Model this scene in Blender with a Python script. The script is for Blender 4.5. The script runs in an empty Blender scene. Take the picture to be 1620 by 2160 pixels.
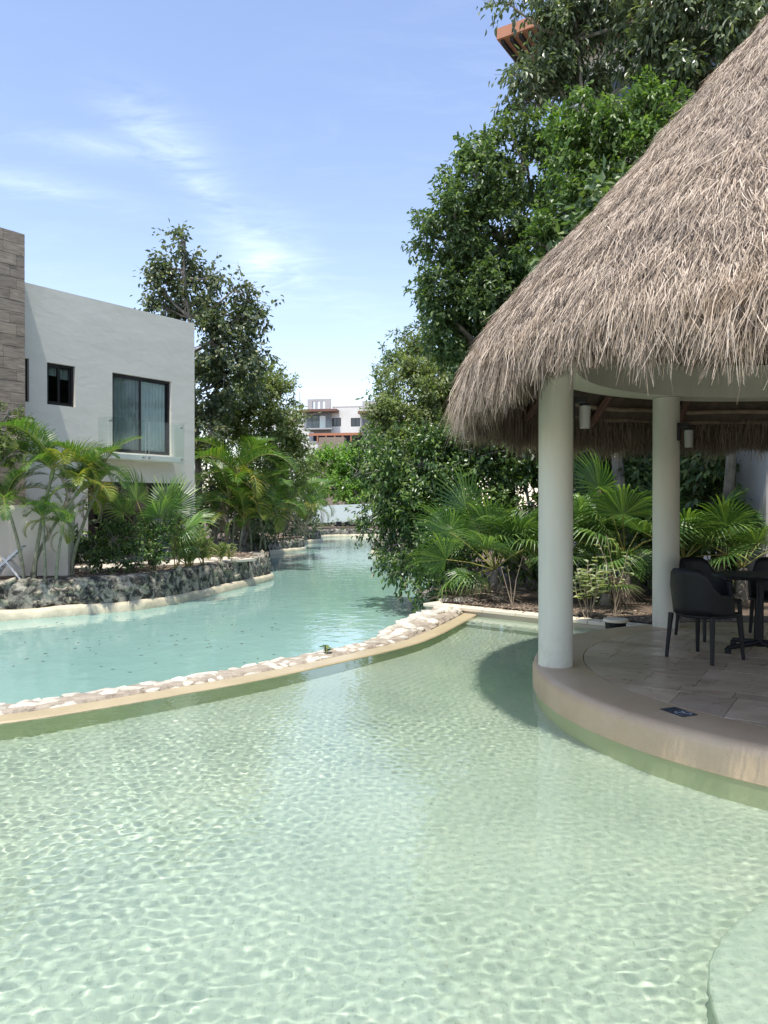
import bpy, math, random
import numpy as np
from mathutils import Vector, Matrix, noise
R = math.radians
PI = math.pi
rng = np.random.default_rng(11)
random.seed(11)
sc = bpy.context.scene
COL = sc.collection

# ------------------------------------------------------------------ camera
H = 1.68                       # eye height above the pool water (z = 0)
cam = bpy.data.cameras.new('camera')
cam_o = bpy.data.objects.new('camera', cam)
COL.objects.link(cam_o)
sc.camera = cam_o
cam_o.location = (0, 0, H)
cam_o.rotation_euler = (R(89.64), 0, 0)
cam.sensor_fit = 'VERTICAL'
cam.sensor_height = 36
cam.sensor_width = 27
cam.lens = 26.67
cam.clip_end = 3000

# ------------------------------------------------------------------ world, sun, exposure
SUN_DIR = Vector((-0.105, -0.29, 0.951)).normalized()      # towards the sun, 72 degrees high, behind the camera
world = bpy.data.worlds.new('World')
sc.world = world
world.use_nodes = True
wn = world.node_tree.nodes
wl = world.node_tree.links
bg = wn['Background']
sky = wn.new('ShaderNodeTexSky')
sky.sky_type = 'NISHITA'
sky.sun_disc = False
sky.sun_elevation = R(72)
sky.sun_rotation = math.atan2(SUN_DIR.x, SUN_DIR.y)
sky.air_density = 1.15
sky.dust_density = 0.35
sky.ozone_density = 2.6
tint = wn.new('ShaderNodeMix'); tint.data_type = 'RGBA'; tint.blend_type = 'MULTIPLY'
tint.inputs[0].default_value = 1.0
tint.inputs[7].default_value = (1.50, 1.28, 1.25, 1)
wl.new(sky.outputs[0], tint.inputs[6])
tc = wn.new('ShaderNodeTexCoord')
sepd = wn.new('ShaderNodeSeparateXYZ')
wl.new(tc.outputs['Generated'], sepd.inputs[0])


def wmath(op, a, b=None, c=None, clamp=False):
    n = wn.new('ShaderNodeMath'); n.operation = op; n.use_clamp = clamp
    for i, v in enumerate((a, b, c)):
        if v is None: continue
        if isinstance(v, (int, float)): n.inputs[i].default_value = v
        else: wl.new(v, n.inputs[i])
    return n.outputs[0]


# thin cirrus: noise on a plane overhead, the same everywhere, thicker in a few drifting banks
zz = wmath('MAXIMUM', wmath('ADD', sepd.outputs[2], 0.12), 0.03)
cx_ = wmath('DIVIDE', sepd.outputs[0], zz)
cy_ = wmath('DIVIDE', sepd.outputs[1], zz)
comb = wn.new('ShaderNodeCombineXYZ')
wl.new(cx_, comb.inputs[0]); wl.new(cy_, comb.inputs[1])
mp = wn.new('ShaderNodeMapping'); mp.inputs['Rotation'].default_value = (0, 0, R(35)); mp.inputs['Scale'].default_value = (1.0, 2.6, 1)
wl.new(comb.outputs[0], mp.inputs[0])
n1 = wn.new('ShaderNodeTexNoise'); n1.inputs['Scale'].default_value = 3.6; n1.inputs['Detail'].default_value = 9; n1.inputs['Roughness'].default_value = 0.66
n1.inputs['Distortion'].default_value = 0.6
wl.new(mp.outputs[0], n1.inputs['Vector'])
n2 = wn.new('ShaderNodeTexNoise'); n2.inputs['Scale'].default_value = 0.55; n2.inputs['Detail'].default_value = 3
wl.new(comb.outputs[0], n2.inputs['Vector'])
wisp = wmath('MULTIPLY', wmath('SUBTRACT', n1.outputs[0], 0.46, clamp=True), 2.0)
wisp = wmath('MULTIPLY', wisp, wmath('MULTIPLY', wmath('SUBTRACT', n2.outputs[0], 0.40, clamp=True), 4.0, clamp=True))


def cloud_bank(cx, cy, rx, ry, rot, amp):      # an elongated soft cloud lying at (cx, cy) on the cloud plane
    m = wn.new('ShaderNodeMapping'); m.vector_type = 'TEXTURE'
    m.inputs['Location'].default_value = (cx, cy, 0); m.inputs['Rotation'].default_value = (0, 0, rot); m.inputs['Scale'].default_value = (rx, ry, 1)
    wl.new(comb.outputs[0], m.inputs[0])
    ln = wn.new('ShaderNodeVectorMath'); ln.operation = 'LENGTH'
    wl.new(m.outputs[0], ln.inputs[0])
    f = wmath('SUBTRACT', 1.0, ln.outputs['Value'], clamp=True)
    f = wmath('MULTIPLY', f, f)
    k = wmath('MULTIPLY', wmath('SUBTRACT', n1.outputs[0], 0.36, clamp=True), 4.6)
    return wmath('MULTIPLY', wmath('MULTIPLY', f, k), amp)


def cl_xy(px, py):
    v = Vector(((px - 810) / 1600, 1, -(py - 1070) / 1600)).normalized()
    z = v.z + 0.12
    return v.x / z, v.y / z


tot = wmath('MULTIPLY', wisp, 0.30)
for px, py, rx, ry, rot, amp in [(355, 290, .30, .16, R(70), .42), (560, 560, .55, .26, R(95), .72), (430, 400, .6, .12, R(75), .3), (200, 310, .3, .10, R(20), .25),
                                 (90, 400, .5, .14, R(30), .3), (720, 640, .9, .25, R(60), .2)]:
    a, b = cl_xy(px, py)
    tot = wmath('ADD', tot, cloud_bank(a, b, rx, ry, rot, amp))
haze_f = wmath('MULTIPLY', wmath('POWER', wmath('SUBTRACT', 1.0, sepd.outputs[2], clamp=True), 9.0), 0.28)
tot = wmath('MINIMUM', wmath('ADD', tot, haze_f), 0.85)
cm = wn.new('ShaderNodeMix'); cm.data_type = 'RGBA'
wl.new(tot, cm.inputs[0]); wl.new(tint.outputs[2], cm.inputs[6])
cm.inputs[7].default_value = (4.9, 5.9, 7.0, 1)
wl.new(cm.outputs[2], bg.inputs[0])
bg.inputs[1].default_value = 0.15

sun = bpy.data.lights.new('sun', 'SUN')
sun.energy = 4.2
sun.angle = R(0.5)
sun.color = (1.0, 0.955, 0.88)
sun.cycles.is_caustics_light = True        # sunlight really refracts through the waves of the pool
sun_o = bpy.data.objects.new('sun', sun)
COL.objects.link(sun_o)
sun_o.rotation_euler = SUN_DIR.to_track_quat('Z', 'Y').to_euler()

sc.view_settings.view_transform = 'Standard'
sc.view_settings.look = 'None'
sc.view_settings.gamma = 1
sc.view_settings.use_curve_mapping = False
sc.view_settings.exposure = 0.50
sc.cycles.max_bounces = 10
sc.cycles.transparent_max_bounces = 12
sc.cycles.transmission_bounces = 8
sc.cycles.glossy_bounces = 4
sc.cycles.diffuse_bounces = 4
sc.cycles.sample_clamp_indirect = 6


# ------------------------------------------------------------------ design helpers
def at(px, py, Y):
    """World point seen at pixel (px, py) of the 1620 x 2160 photograph if it stands Y metres away."""
    return Vector(((px - 810) / 1600 * Y, Y, H - (py - 1070) / 1600 * Y))


class NT:
    def __init__(s, name):
        s.m = bpy.data.materials.new(name); s.m.use_nodes = True
        s.t = s.m.node_tree; s.n = s.t.nodes; s.b = s.n['Principled BSDF']; s.out = s.n['Material Output']

    def l(s, a, b): s.t.links.new(a, b)

    def node(s, typ, **kw):
        x = s.n.new(typ)
        for k, v in kw.items():
            if k in x.inputs: x.inputs[k].default_value = v
            else: setattr(x, k, v)
        return x

    def math(s, op, a, b=0.0, clamp=False):
        n = s.n.new('ShaderNodeMath'); n.operation = op; n.use_clamp = clamp
        for i, v in enumerate((a, b)):
            if isinstance(v, (int, float)): n.inputs[i].default_value = v
            else: s.l(v, n.inputs[i])
        return n.outputs[0]

    def ramp(s, fac, stops):
        r = s.n.new('ShaderNodeValToRGB')
        e = r.color_ramp.elements
        while len(e) < len(stops): e.new(0.5)
        for i, (p, c) in enumerate(stops):
            e[i].position = p
            e[i].color = (*c, 1) if not isinstance(c, (int, float)) else (c, c, c, 1)
        s.l(fac, r.inputs[0])
        return r.outputs[0]

    def mix(s, fac, a, b, mode='MIX'):
        n = s.n.new('ShaderNodeMix'); n.data_type = 'RGBA'; n.blend_type = mode
        for i, v in ((0, fac), (6, a), (7, b)):
            if isinstance(v, (int, float)): n.inputs[i].default_value = v if i == 0 else (v, v, v, 1)
            elif isinstance(v, tuple): n.inputs[i].default_value = (*v, 1)
            else: s.l(v, n.inputs[i])
        return n.outputs[2]

    def coord(s, kind='Object', scale=(1, 1, 1), rot=(0, 0, 0)):
        t = s.n.new('ShaderNodeTexCoord')
        m = s.n.new('ShaderNodeMapping'); m.inputs['Scale'].default_value = scale; m.inputs['Rotation'].default_value = rot
        s.l(t.outputs[kind], m.inputs[0])
        return m.outputs[0]

    def pos(s, scale=(1, 1, 1)):
        g = s.n.new('ShaderNodeNewGeometry')
        m = s.n.new('ShaderNodeMapping'); m.inputs['Scale'].default_value = scale
        s.l(g.outputs['Position'], m.inputs[0])
        return m.outputs[0]

    def noise(s, vec, scale, detail=4, rough=0.55, dist=0.0):
        n = s.node('ShaderNodeTexNoise', Scale=scale, Detail=detail, Roughness=rough, Distortion=dist)
        s.l(vec, n.inputs['Vector'])
        return n.outputs[0]

    def rnd(s, kind):
        if kind == 'island':
            return s.n.new('ShaderNodeNewGeometry').outputs['Random Per Island']
        return s.n.new('ShaderNodeObjectInfo').outputs['Random']

    def bump(s, h, strength, dist=0.02):
        b = s.node('ShaderNodeBump', Strength=strength, Distance=dist)
        s.l(h, b.inputs['Height'])
        s.l(b.outputs[0], s.b.inputs['Normal'])
        return b


def plain(name, c, rough=0.5, var=0.15, scale=6, bump=0.0, bscale=40, metal=0.0, rand=None, rv=0.25, spec=0.5):
    t = NT(name)
    v = t.pos()
    n = t.noise(v, scale, 5)
    lo = tuple(x * (1 - var) for x in c); hi = tuple(min(1, x * (1 + var)) for x in c)
    col = t.ramp(n, [(0.3, lo), (0.7, hi)])
    if rand:
        f = t.ramp(t.rnd(rand), [(0, 1 - rv), (1, 1.0 + rv * .4)])
        col = t.mix(1.0, col, f, 'MULTIPLY')
    t.l(col, t.b.inputs['Base Color'])
    t.b.inputs['Roughness'].default_value = rough
    t.b.inputs['Metallic'].default_value = metal
    t.b.inputs['Specular IOR Level'].default_value = spec
    if bump: t.bump(t.noise(v, bscale, 6, 0.6), bump)
    return t.m


def leafmat(name, c1, c2, c3, rough=0.42, trans=0.28, rand='island', patch=0.9, spec=0.45):
    t = NT(name)
    col = t.ramp(t.rnd(rand), [(0.0, c1), (0.6, c2), (0.97, c3)])
    n = t.noise(t.pos(), patch, 2)
    col = t.mix(1.0, col, t.ramp(n, [(0.3, 0.72), (0.7, 1.2)]), 'MULTIPLY')
    t.l(col, t.b.inputs['Base Color'])
    t.b.inputs['Roughness'].default_value = rough
    t.b.inputs['Specular IOR Level'].default_value = spec
    tr = t.n.new('ShaderNodeBsdfTranslucent')
    t.l(t.mix(1.0, col, (1.35, 1.5, 0.55), 'MULTIPLY'), tr.inputs[0])
    mx = t.n.new('ShaderNodeMixShader'); mx.inputs[0].default_value = trans
    t.l(t.b.outputs[0], mx.inputs[1]); t.l(tr.outputs[0], mx.inputs[2])
    t.l(mx.outputs[0], t.out.inputs[0])
    return t.m


# ------------------------------------------------------------------ materials
M = {}


def mat_plaster():
    t = NT('plaster_white')
    v = t.pos((1, 1, 2.6))
    n = t.noise(v, 1.1, 5, 0.6, 0.4)
    col = t.ramp(n, [(0.25, (.60, .575, .49)), (0.75, (.68, .655, .57))])
    d = t.noise(t.pos((1.5, 1.5, .35)), 2.0, 6, .65)
    col = t.mix(t.ramp(d, [(.58, 0.0), (.85, .35)]), col, (.5, .48, .43))
    t.l(col, t.b.inputs['Base Color'])
    t.b.inputs['Roughness'].default_value = .85
    h = t.math('ADD', t.math('MULTIPLY', t.noise(v, 1.9, 3, .5, .8), 1.0), t.math('MULTIPLY', t.noise(t.pos(), 40, 4), .05))
    t.bump(h, .13, .045)
    return t.m


def mat_rock(name, light, dark, wet_z=None, dk=(.42, .6)):
    t = NT(name)
    v = t.pos()
    n = t.noise(v, 4.6, 9, .72, .5)
    base = t.mix(t.ramp(t.noise(v, 9, 6, .6), [(.3, 0.0), (.7, 1.0)]), light, tuple(x * .62 for x in light))
    col = t.mix(t.ramp(n, [(dk[0], 0.0), (dk[1], 1.0)]), base, dark)
    f = t.ramp(t.rnd('object'), [(0, .72), (1, 1.1)])
    col = t.mix(1.0, col, f, 'MULTIPLY')
    if wet_z is not None:
        g = t.n.new('ShaderNodeNewGeometry'); s = t.n.new('ShaderNodeSeparateXYZ'); t.l(g.outputs['Position'], s.inputs[0])
        z = t.math('ADD', s.outputs[2], t.math('MULTIPLY', t.noise(v, 5, 4), .12))
        mr = t.n.new('ShaderNodeMapRange'); mr.inputs[1].default_value = wet_z; mr.inputs[2].default_value = wet_z + .05
        t.l(z, mr.inputs[0])
        col = t.mix(mr.outputs[0], (.62, .56, .42), col)
    t.l(col, t.b.inputs['Base Color'])
    t.b.inputs['Roughness'].default_value = .9
    h = t.math('ADD', t.noise(v, 14, 8, .65), t.math('MULTIPLY', t.noise(v, 60, 5), .4))
    t.bump(h, .9, .035)
    return t.m


def mat_water_pool():
    m = bpy.data.materials.new('pool_water'); m.use_nodes = True
    nt = m.node_tree; nt.nodes.clear()
    o = nt.nodes.new('ShaderNodeOutputMaterial'); g = nt.nodes.new('ShaderNodeBsdfGlass')
    g.inputs['Roughness'].default_value = 0; g.inputs['IOR'].default_value = 1.33; g.inputs['Color'].default_value = (.945, .98, .96, 1)
    nt.links.new(g.outputs[0], o.inputs[0])
    return m


def mat_canal():
    t = NT('canal_water')
    v = t.pos()
    n = t.noise(v, .16, 3, .5, .3)
    col = t.ramp(n, [(.3, (.195, .335, .285)), (.7, (.245, .395, .34))])
    t.l(col, t.b.inputs['Base Color'])
    t.b.inputs['Roughness'].default_value = .04
    t.b.inputs['IOR'].default_value = 1.33
    h = t.math('ADD', t.noise(t.pos((1, .8, 1)), 2.6, 3, .5, .4), t.math('MULTIPLY', t.noise(t.pos((1, .5, 1)), 11, 2, .5), .16))
    t.bump(h, .32, .03)
    return t.m


def mat_pool_floor():
    t = NT('pool_plaster')
    v = t.pos()
    col = t.ramp(t.noise(v, .8, 7, .66, .3), [(.3, (.355, .415, .325)), (.5, (.42, .485, .38)), (.7, (.48, .525, .41))])
    sp = t.noise(v, 55, 4, .7)
    col = t.mix(t.ramp(sp, [(.56, 0.0), (.70, .6)]), col, (.17, .19, .13))
    col = t.mix(t.ramp(t.noise(v, 22, 5, .7), [(.3, .35), (.5, 0.0)]), col, (.62, .62, .50))
    t.l(col, t.b.inputs['Base Color'])
    t.b.inputs['Roughness'].default_value = .8
    return t.m


def mat_chukum(name, a, b, rough=.55):          # polished lime cement of the rim and the bar island, speckled
    t = NT(name)
    v = t.pos()
    col = t.ramp(t.noise(v, 1.6, 6, .62), [(.3, a), (.7, b)])
    col = t.mix(t.ramp(t.noise(v, 110, 2), [(.62, 0.0), (.75, .5)]), col, (.13, .11, .08))
    col = t.mix(t.ramp(t.noise(v, 5, 6, .7), [(.55, 0.0), (.75, .22)]), col, (.58, .50, .39))
    t.l(col, t.b.inputs['Base Color'])
    t.b.inputs['Roughness'].default_value = rough
    t.bump(t.noise(v, 90, 4), .25, .004)
    return t.m


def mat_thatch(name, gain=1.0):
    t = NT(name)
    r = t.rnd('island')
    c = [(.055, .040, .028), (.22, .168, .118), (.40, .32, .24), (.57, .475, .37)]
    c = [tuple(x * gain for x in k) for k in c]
    col = t.ramp(r, [(0.0, c[0]), (.25, c[1]), (.65, c[2]), (1.0, c[3])])
    n = t.noise(t.pos(), 1.3, 5, .62)
    col = t.mix(t.ramp(n, [(.50, 0.0), (.72, .55)]), col, (.19, .16, .13))
    n2 = t.noise(t.pos(), 2.3, 4, .6)
    col = t.mix(t.ramp(n2, [(.58, 0.0), (.75, .5)]), col, (.30, .19, .095))
    t.l(col, t.b.inputs['Base Color'])
    t.b.inputs['Roughness'].default_value = .7
    t.b.inputs['Specular IOR Level'].default_value = .25
    return t.m


def mat_wood_tile():
    t = NT('wood_look_tile')
    oi = t.n.new('ShaderNodeObjectInfo')
    cmb = t.n.new('ShaderNodeVectorMath'); cmb.operation = 'ADD'
    t.l(t.coord('Object', (1.1, 1, 9)), cmb.inputs[0])
    sc_ = t.n.new('ShaderNodeVectorMath'); sc_.operation = 'SCALE'; sc_.inputs[3].default_value = 1.0
    cb = t.n.new('ShaderNodeCombineXYZ'); t.l(t.math('MULTIPLY', oi.outputs['Random'], 60), cb.inputs[0]); t.l(cb.outputs[0], cmb.inputs[1])
    n = t.noise(cmb.outputs[0], 2.4, 6, .6, 1.2)
    col = t.ramp(n, [(.3, (.15, .11, .08)), (.5, (.29, .23, .17)), (.7, (.41, .34, .255))])
    col = t.mix(1.0, col, t.ramp(oi.outputs['Random'], [(0, .8), (1, 1.15)]), 'MULTIPLY')
    t.l(col, t.b.inputs['Base Color']); t.b.inputs['Roughness'].default_value = .55
    return t.m


def mat_glass(name, col, rough=.05):
    m = bpy.data.materials.new(name); m.use_nodes = True
    nt = m.node_tree; nt.nodes.clear()
    o = nt.nodes.new('ShaderNodeOutputMaterial')
    tr = nt.nodes.new('ShaderNodeBsdfTransparent'); tr.inputs[0].default_value = (*col, 1)
    gl = nt.nodes.new('ShaderNodeBsdfGlossy'); gl.inputs['Roughness'].default_value = rough
    lw = nt.nodes.new('ShaderNodeLayerWeight'); lw.inputs[0].default_value = .5
    p5 = nt.nodes.new('ShaderNodeMath'); p5.operation = 'POWER'; p5.inputs[1].default_value = 4.0; nt.links.new(lw.outputs['Facing'], p5.inputs[0])
    fr = nt.nodes.new('ShaderNodeMath'); fr.operation = 'MULTIPLY_ADD'; fr.inputs[1].default_value = .45; fr.inputs[2].default_value = .025; nt.links.new(p5.outputs[0], fr.inputs[0])
    mx = nt.nodes.new('ShaderNodeMixShader')
    for a, b in ((fr.outputs[0], mx.inputs[0]), (tr.outputs[0], mx.inputs[1]), (gl.outputs[0], mx.inputs[2]), (mx.outputs[0], o.inputs[0])): nt.links.new(a, b)
    return m


def mat_soil():
    t = NT('garden_soil')
    v = t.pos()
    col = t.ramp(t.noise(v, 3, 7, .7), [(.3, (.065, .045, .03)), (.55, (.14, .10, .07)), (.75, (.26, .21, .155))])
    col = t.mix(t.ramp(t.noise(v, 34, 4), [(.6, 0.0), (.72, .6)]), col, (.42, .37, .30))
    t.l(col, t.b.inputs['Base Color']); t.b.inputs['Roughness'].default_value = .95
    t.bump(t.noise(v, 26, 6, .65), .9, .03)
    return t.m


def mat_travertine():
    t = NT('travertine')
    oi = t.n.new('ShaderNodeObjectInfo')
    v = t.pos((1, 1.5, 1))
    col = t.ramp(t.noise(v, 2.2, 5, .58, .5), [(.3, (.43, .30, .195)), (.5, (.54, .40, .275)), (.7, (.62, .49, .355))])
    col = t.mix(1.0, col, t.ramp(oi.outputs['Random'], [(0, .85), (1, 1.12)]), 'MULTIPLY')
    t.l(col, t.b.inputs['Base Color'])
    t.l(t.ramp(t.noise(v, 5, 4), [(.3, .22), (.7, .5)]), t.b.inputs['Roughness'])
    t.bump(t.noise(v, 40, 5), .25, .004)
    return t.m


M['plaster'] = mat_plaster()
M['paint'] = plain('column_paint', (.62, .61, .50), .5, .05, 1.5, .08, 60)
def mat_column():
    t = NT('column_paint')
    v = t.pos()
    col = t.ramp(t.noise(t.pos((3, 3, .6)), 1.5, 6, .6), [(.3, (.57, .56, .455)), (.7, (.64, .63, .52))])
    g = t.n.new('ShaderNodeNewGeometry'); sp = t.n.new('ShaderNodeSeparateXYZ'); t.l(g.outputs['Position'], sp.inputs[0])
    mr = t.n.new('ShaderNodeMapRange'); mr.inputs[1].default_value = .2; mr.inputs[2].default_value = .62; mr.inputs[3].default_value = .55; mr.inputs[4].default_value = 0.0
    t.l(sp.outputs[2], mr.inputs[0])
    st = t.math('MULTIPLY', mr.outputs[0], t.ramp(t.noise(v, 9, 6, .7), [(.42, 0.0), (.7, 1.0)]))
    col = t.mix(st, col, (.36, .32, .24))
    col = t.mix(t.ramp(t.noise(t.pos((9, 9, .7)), 2.2, 5, .7), [(.62, 0.0), (.8, .3)]), col, (.45, .43, .35))
    t.l(col, t.b.inputs['Base Color']); t.b.inputs['Roughness'].default_value = .5
    t.bump(t.math('ADD', t.noise(t.pos((1, 1, .5)), 9, 4, .6), t.math('MULTIPLY', t.noise(v, 70, 3), .15)), .12, .02)
    return t.m


M['paint'] = mat_column()
M['white'] = plain('white_wall_paint', (.76, .74, .68), .8, .06, .5, .15, 30)
M['cream'] = plain('cream_wall_paint', (.66, .60, .49), .85, .1, 1.2, .2, 30)
M['grey'] = plain('grey_wall_paint', (.20, .21, .21), .8, .1, .5)
M['midgrey'] = plain('light_grey_paint', (.45, .44, .42), .8, .08, .5)
M['brown'] = plain('brown_fascia', (.20, .10, .07), .6, .15, 1)
M['terracotta'] = plain('terracotta_fascia', (.45, .19, .10), .6, .1, 1)
M['black'] = plain('black_aluminium', (.012, .012, .013), .35, .1, 3)
M['blackp'] = plain('black_plastic', (.010, .011, .012), .5, .2, 8, spec=.3)
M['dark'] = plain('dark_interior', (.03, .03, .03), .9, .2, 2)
M['curtain'] = plain('grey_curtain', (.42, .43, .39), .8, .08, 3, .1, 10)
M['sheer'] = plain('pale_curtain', (.78, .80, .74), .8, .1, 2.5, .1, 8)
M['steel'] = plain('brushed_steel', (.6, .6, .6), .3, .05, 4, metal=1.0)
M['glass'] = mat_glass('clear_glass', (.94, .97, .955))
M['pane'] = mat_glass('window_glass', (.75, .80, .80), .02)
M['darkglass'] = plain('dark_window_glass', (.03, .035, .04), .06, .1, 2, spec=.8)
M['frost'] = plain('frosted_lamp_glass', (.40, .41, .37), .35, .08, 6)
M['rockdark'] = mat_rock('weathered_rock', (.46, .42, .33), (.034, .032, .027), -.30, (.42, .56))
M['stonedark'] = mat_rock('weathered_stone', (.62, .55, .40), (.035, .032, .026), -.34, (.43, .55))
M['limelip'] = plain('limestone_footing', (.56, .50, .35), .7, .2, 3, .6, 14)
M['stonelip'] = mat_rock('pale_limestone', (.80, .73, .58), (.42, .35, .26), None, (.64, .78))
M['mortar'] = mat_rock('rim_mortar', (.56, .47, .35), (.22, .17, .12), None, (.52, .68))
M['pool'] = mat_water_pool()
M['canal'] = mat_canal()
M['floor'] = mat_pool_floor()
M['poolwall'] = mat_chukum('green_cement', (.37, .43, .25), (.46, .51, .33), .7)
M['rim'] = mat_chukum('rim_cement', (.40, .32, .185), (.50, .41, .25), .35)
M['island'] = mat_chukum('island_cement', (.46, .325, .195), (.57, .42, .27), .42)
M['wallcement'] = mat_chukum('planter_cement', (.44, .37, .27), (.52, .45, .35), .7)
M['coping'] = plain('cream_stone_coping', (.66, .58, .43), .7, .1, 2.2, .25, 40)
M['thatch'] = mat_thatch('palm_thatch', 1.22)
M['thatchshade'] = mat_thatch('shade_toned_thatch', .55)  # same thatch, colour darkened to paint in the shade under the eave
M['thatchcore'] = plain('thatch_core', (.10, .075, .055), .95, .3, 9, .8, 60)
M['pole'] = plain('rafter_wood', (.11, .055, .038), .6, .25, 6, .3, 30)
M['bamboo'] = plain('purlin_pole', (.26, .20, .14), .7, .25, 8, .3, 30)
M['woodtile'] = mat_wood_tile()
M['soil'] = mat_soil()
M['trav'] = mat_travertine()
M['deck'] = plain('deck_stone', (.55, .49, .40), .75, .1, 2, .2, 40)
M['bark'] = plain('grey_bark', (.22, .195, .16), .9, .35, 5, .9, 22)
M['palmstem'] = plain('palm_stem', (.22, .22, .14), .7, .4, 9, .5, 18)
M['shaft'] = plain('green_crownshaft', (.17, .22, .07), .45, .2, 6)
M['rachis'] = plain('leaf_stalk', (.28, .27, .07), .5, .25, 5)
M['twig'] = plain('pale_twig', (.30, .24, .17), .8, .3, 8)
M['dryleaf'] = plain('dry_palm_leaf', (.30, .23, .16), .85, .3, 8, rand='island', rv=.5)
M['debris'] = plain('fallen_leaf', (.05, .045, .025), .8, .4, 8)
M['whiteplastic'] = plain('white_plastic', (.72, .72, .71), .4, .05, 5)
M['bridge'] = plain('bridge_white', (.62, .70, .66), .6, .08, .4)
M['signblue'] = plain('sign_dark', (.035, .045, .06), .5, .1, 5)
M['signline'] = plain('sign_line', (.5, .5, .5), .5, .05, 5)
G1 = leafmat('leaf_dark_glossy', (.055, .10, .04), (.115, .18, .07), (.23, .30, .11), .40, .34)
G2 = leafmat('leaf_bright', (.06, .12, .03), (.125, .21, .052), (.23, .32, .09), .42, .36)
G3 = leafmat('leaf_grey_green', (.08, .115, .065), (.155, .20, .11), (.30, .34, .20), .32, .30)
G4 = leafmat('leaf_olive', (.08, .125, .035), (.15, .205, .06), (.25, .29, .10), .5, .34)
G4b = leafmat('leaf_pale_olive', (.11, .155, .05), (.20, .255, .09), (.33, .36, .16), .5, .36)
G5 = leafmat('leaf_hedge', (.028, .062, .02), (.072, .135, .04), (.20, .29, .07), .34, .30)
G6 = leafmat('leaf_spring', (.11, .23, .035), (.18, .33, .05), (.28, .42, .08), .5, .38)
G7 = leafmat('leaf_left_tall', (.06, .09, .052), (.125, .165, .09), (.27, .28, .14), .36, .30)
G8 = leafmat('leaf_dusty_pale', (.26, .31, .17), (.38, .42, .25), (.48, .50, .32), .6, .3)
GA = leafmat('areca_leaf', (.055, .125, .022), (.11, .205, .035), (.20, .26, .05), .4, .32, patch=1.6)
GAy = leafmat('areca_leaf_yellow', (.12, .18, .03), (.22, .26, .04), (.42, .30, .06), .45, .34, patch=1.6)
GF = leafmat('fan_leaf', (.055, .12, .03), (.095, .18, .045), (.19, .29, .07), .36, .28, patch=1.2)
GG = leafmat('ginger_leaf', (.14, .19, .06), (.24, .30, .10), (.36, .39, .17), .5, .34)


# ------------------------------------------------------------------ mesh helpers
def mesh_np(name, V, F, mats, midx=None, smooth=False):
    """V (n,3), F (m,k) all faces of one size."""
    V = np.ascontiguousarray(V, dtype=np.float32); F = np.ascontiguousarray(F, dtype=np.int32)
    me = bpy.data.meshes.new(name)
    me.vertices.add(len(V)); me.vertices.foreach_set('co', V.ravel())
    k = F.shape[1]
    me.loops.add(F.size); me.loops.foreach_set('vertex_index', F.ravel())
    me.polygons.add(len(F)); me.polygons.foreach_set('loop_start', np.arange(0, F.size, k, dtype=np.int32))
    if midx is not None: me.polygons.foreach_set('material_index', np.asarray(midx, dtype=np.int32))
    me.polygons.foreach_set('use_smooth', np.full(len(F), smooth, dtype=bool))
    for m in (mats if isinstance(mats, (list, tuple)) else [mats]): me.materials.append(m)
    me.update(calc_edges=True)
    return me


def link(name, me, parent=None, loc=None, rot=None, scale=None):
    o = bpy.data.objects.new(name, me)
    COL.objects.link(o)
    if parent is not None: o.parent = parent
    if loc is not None: o.location = loc
    if rot is not None: o.rotation_euler = rot
    if scale is not None: o.scale = scale
    return o


def thing(name, label, cat, loc=(0, 0, 0), rotz=0, group=None):
    o = link(name, None, None, loc, (0, 0, rotz))
    o['label'] = label; o['category'] = cat
    if group: o['group'] = group
    return o


def tag(o, label=None, cat=None, group=None, kind=None):
    for k, v in (('label', label), ('category', cat), ('group', group), ('kind', kind)):
        if v: o[k] = v
    return o


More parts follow.
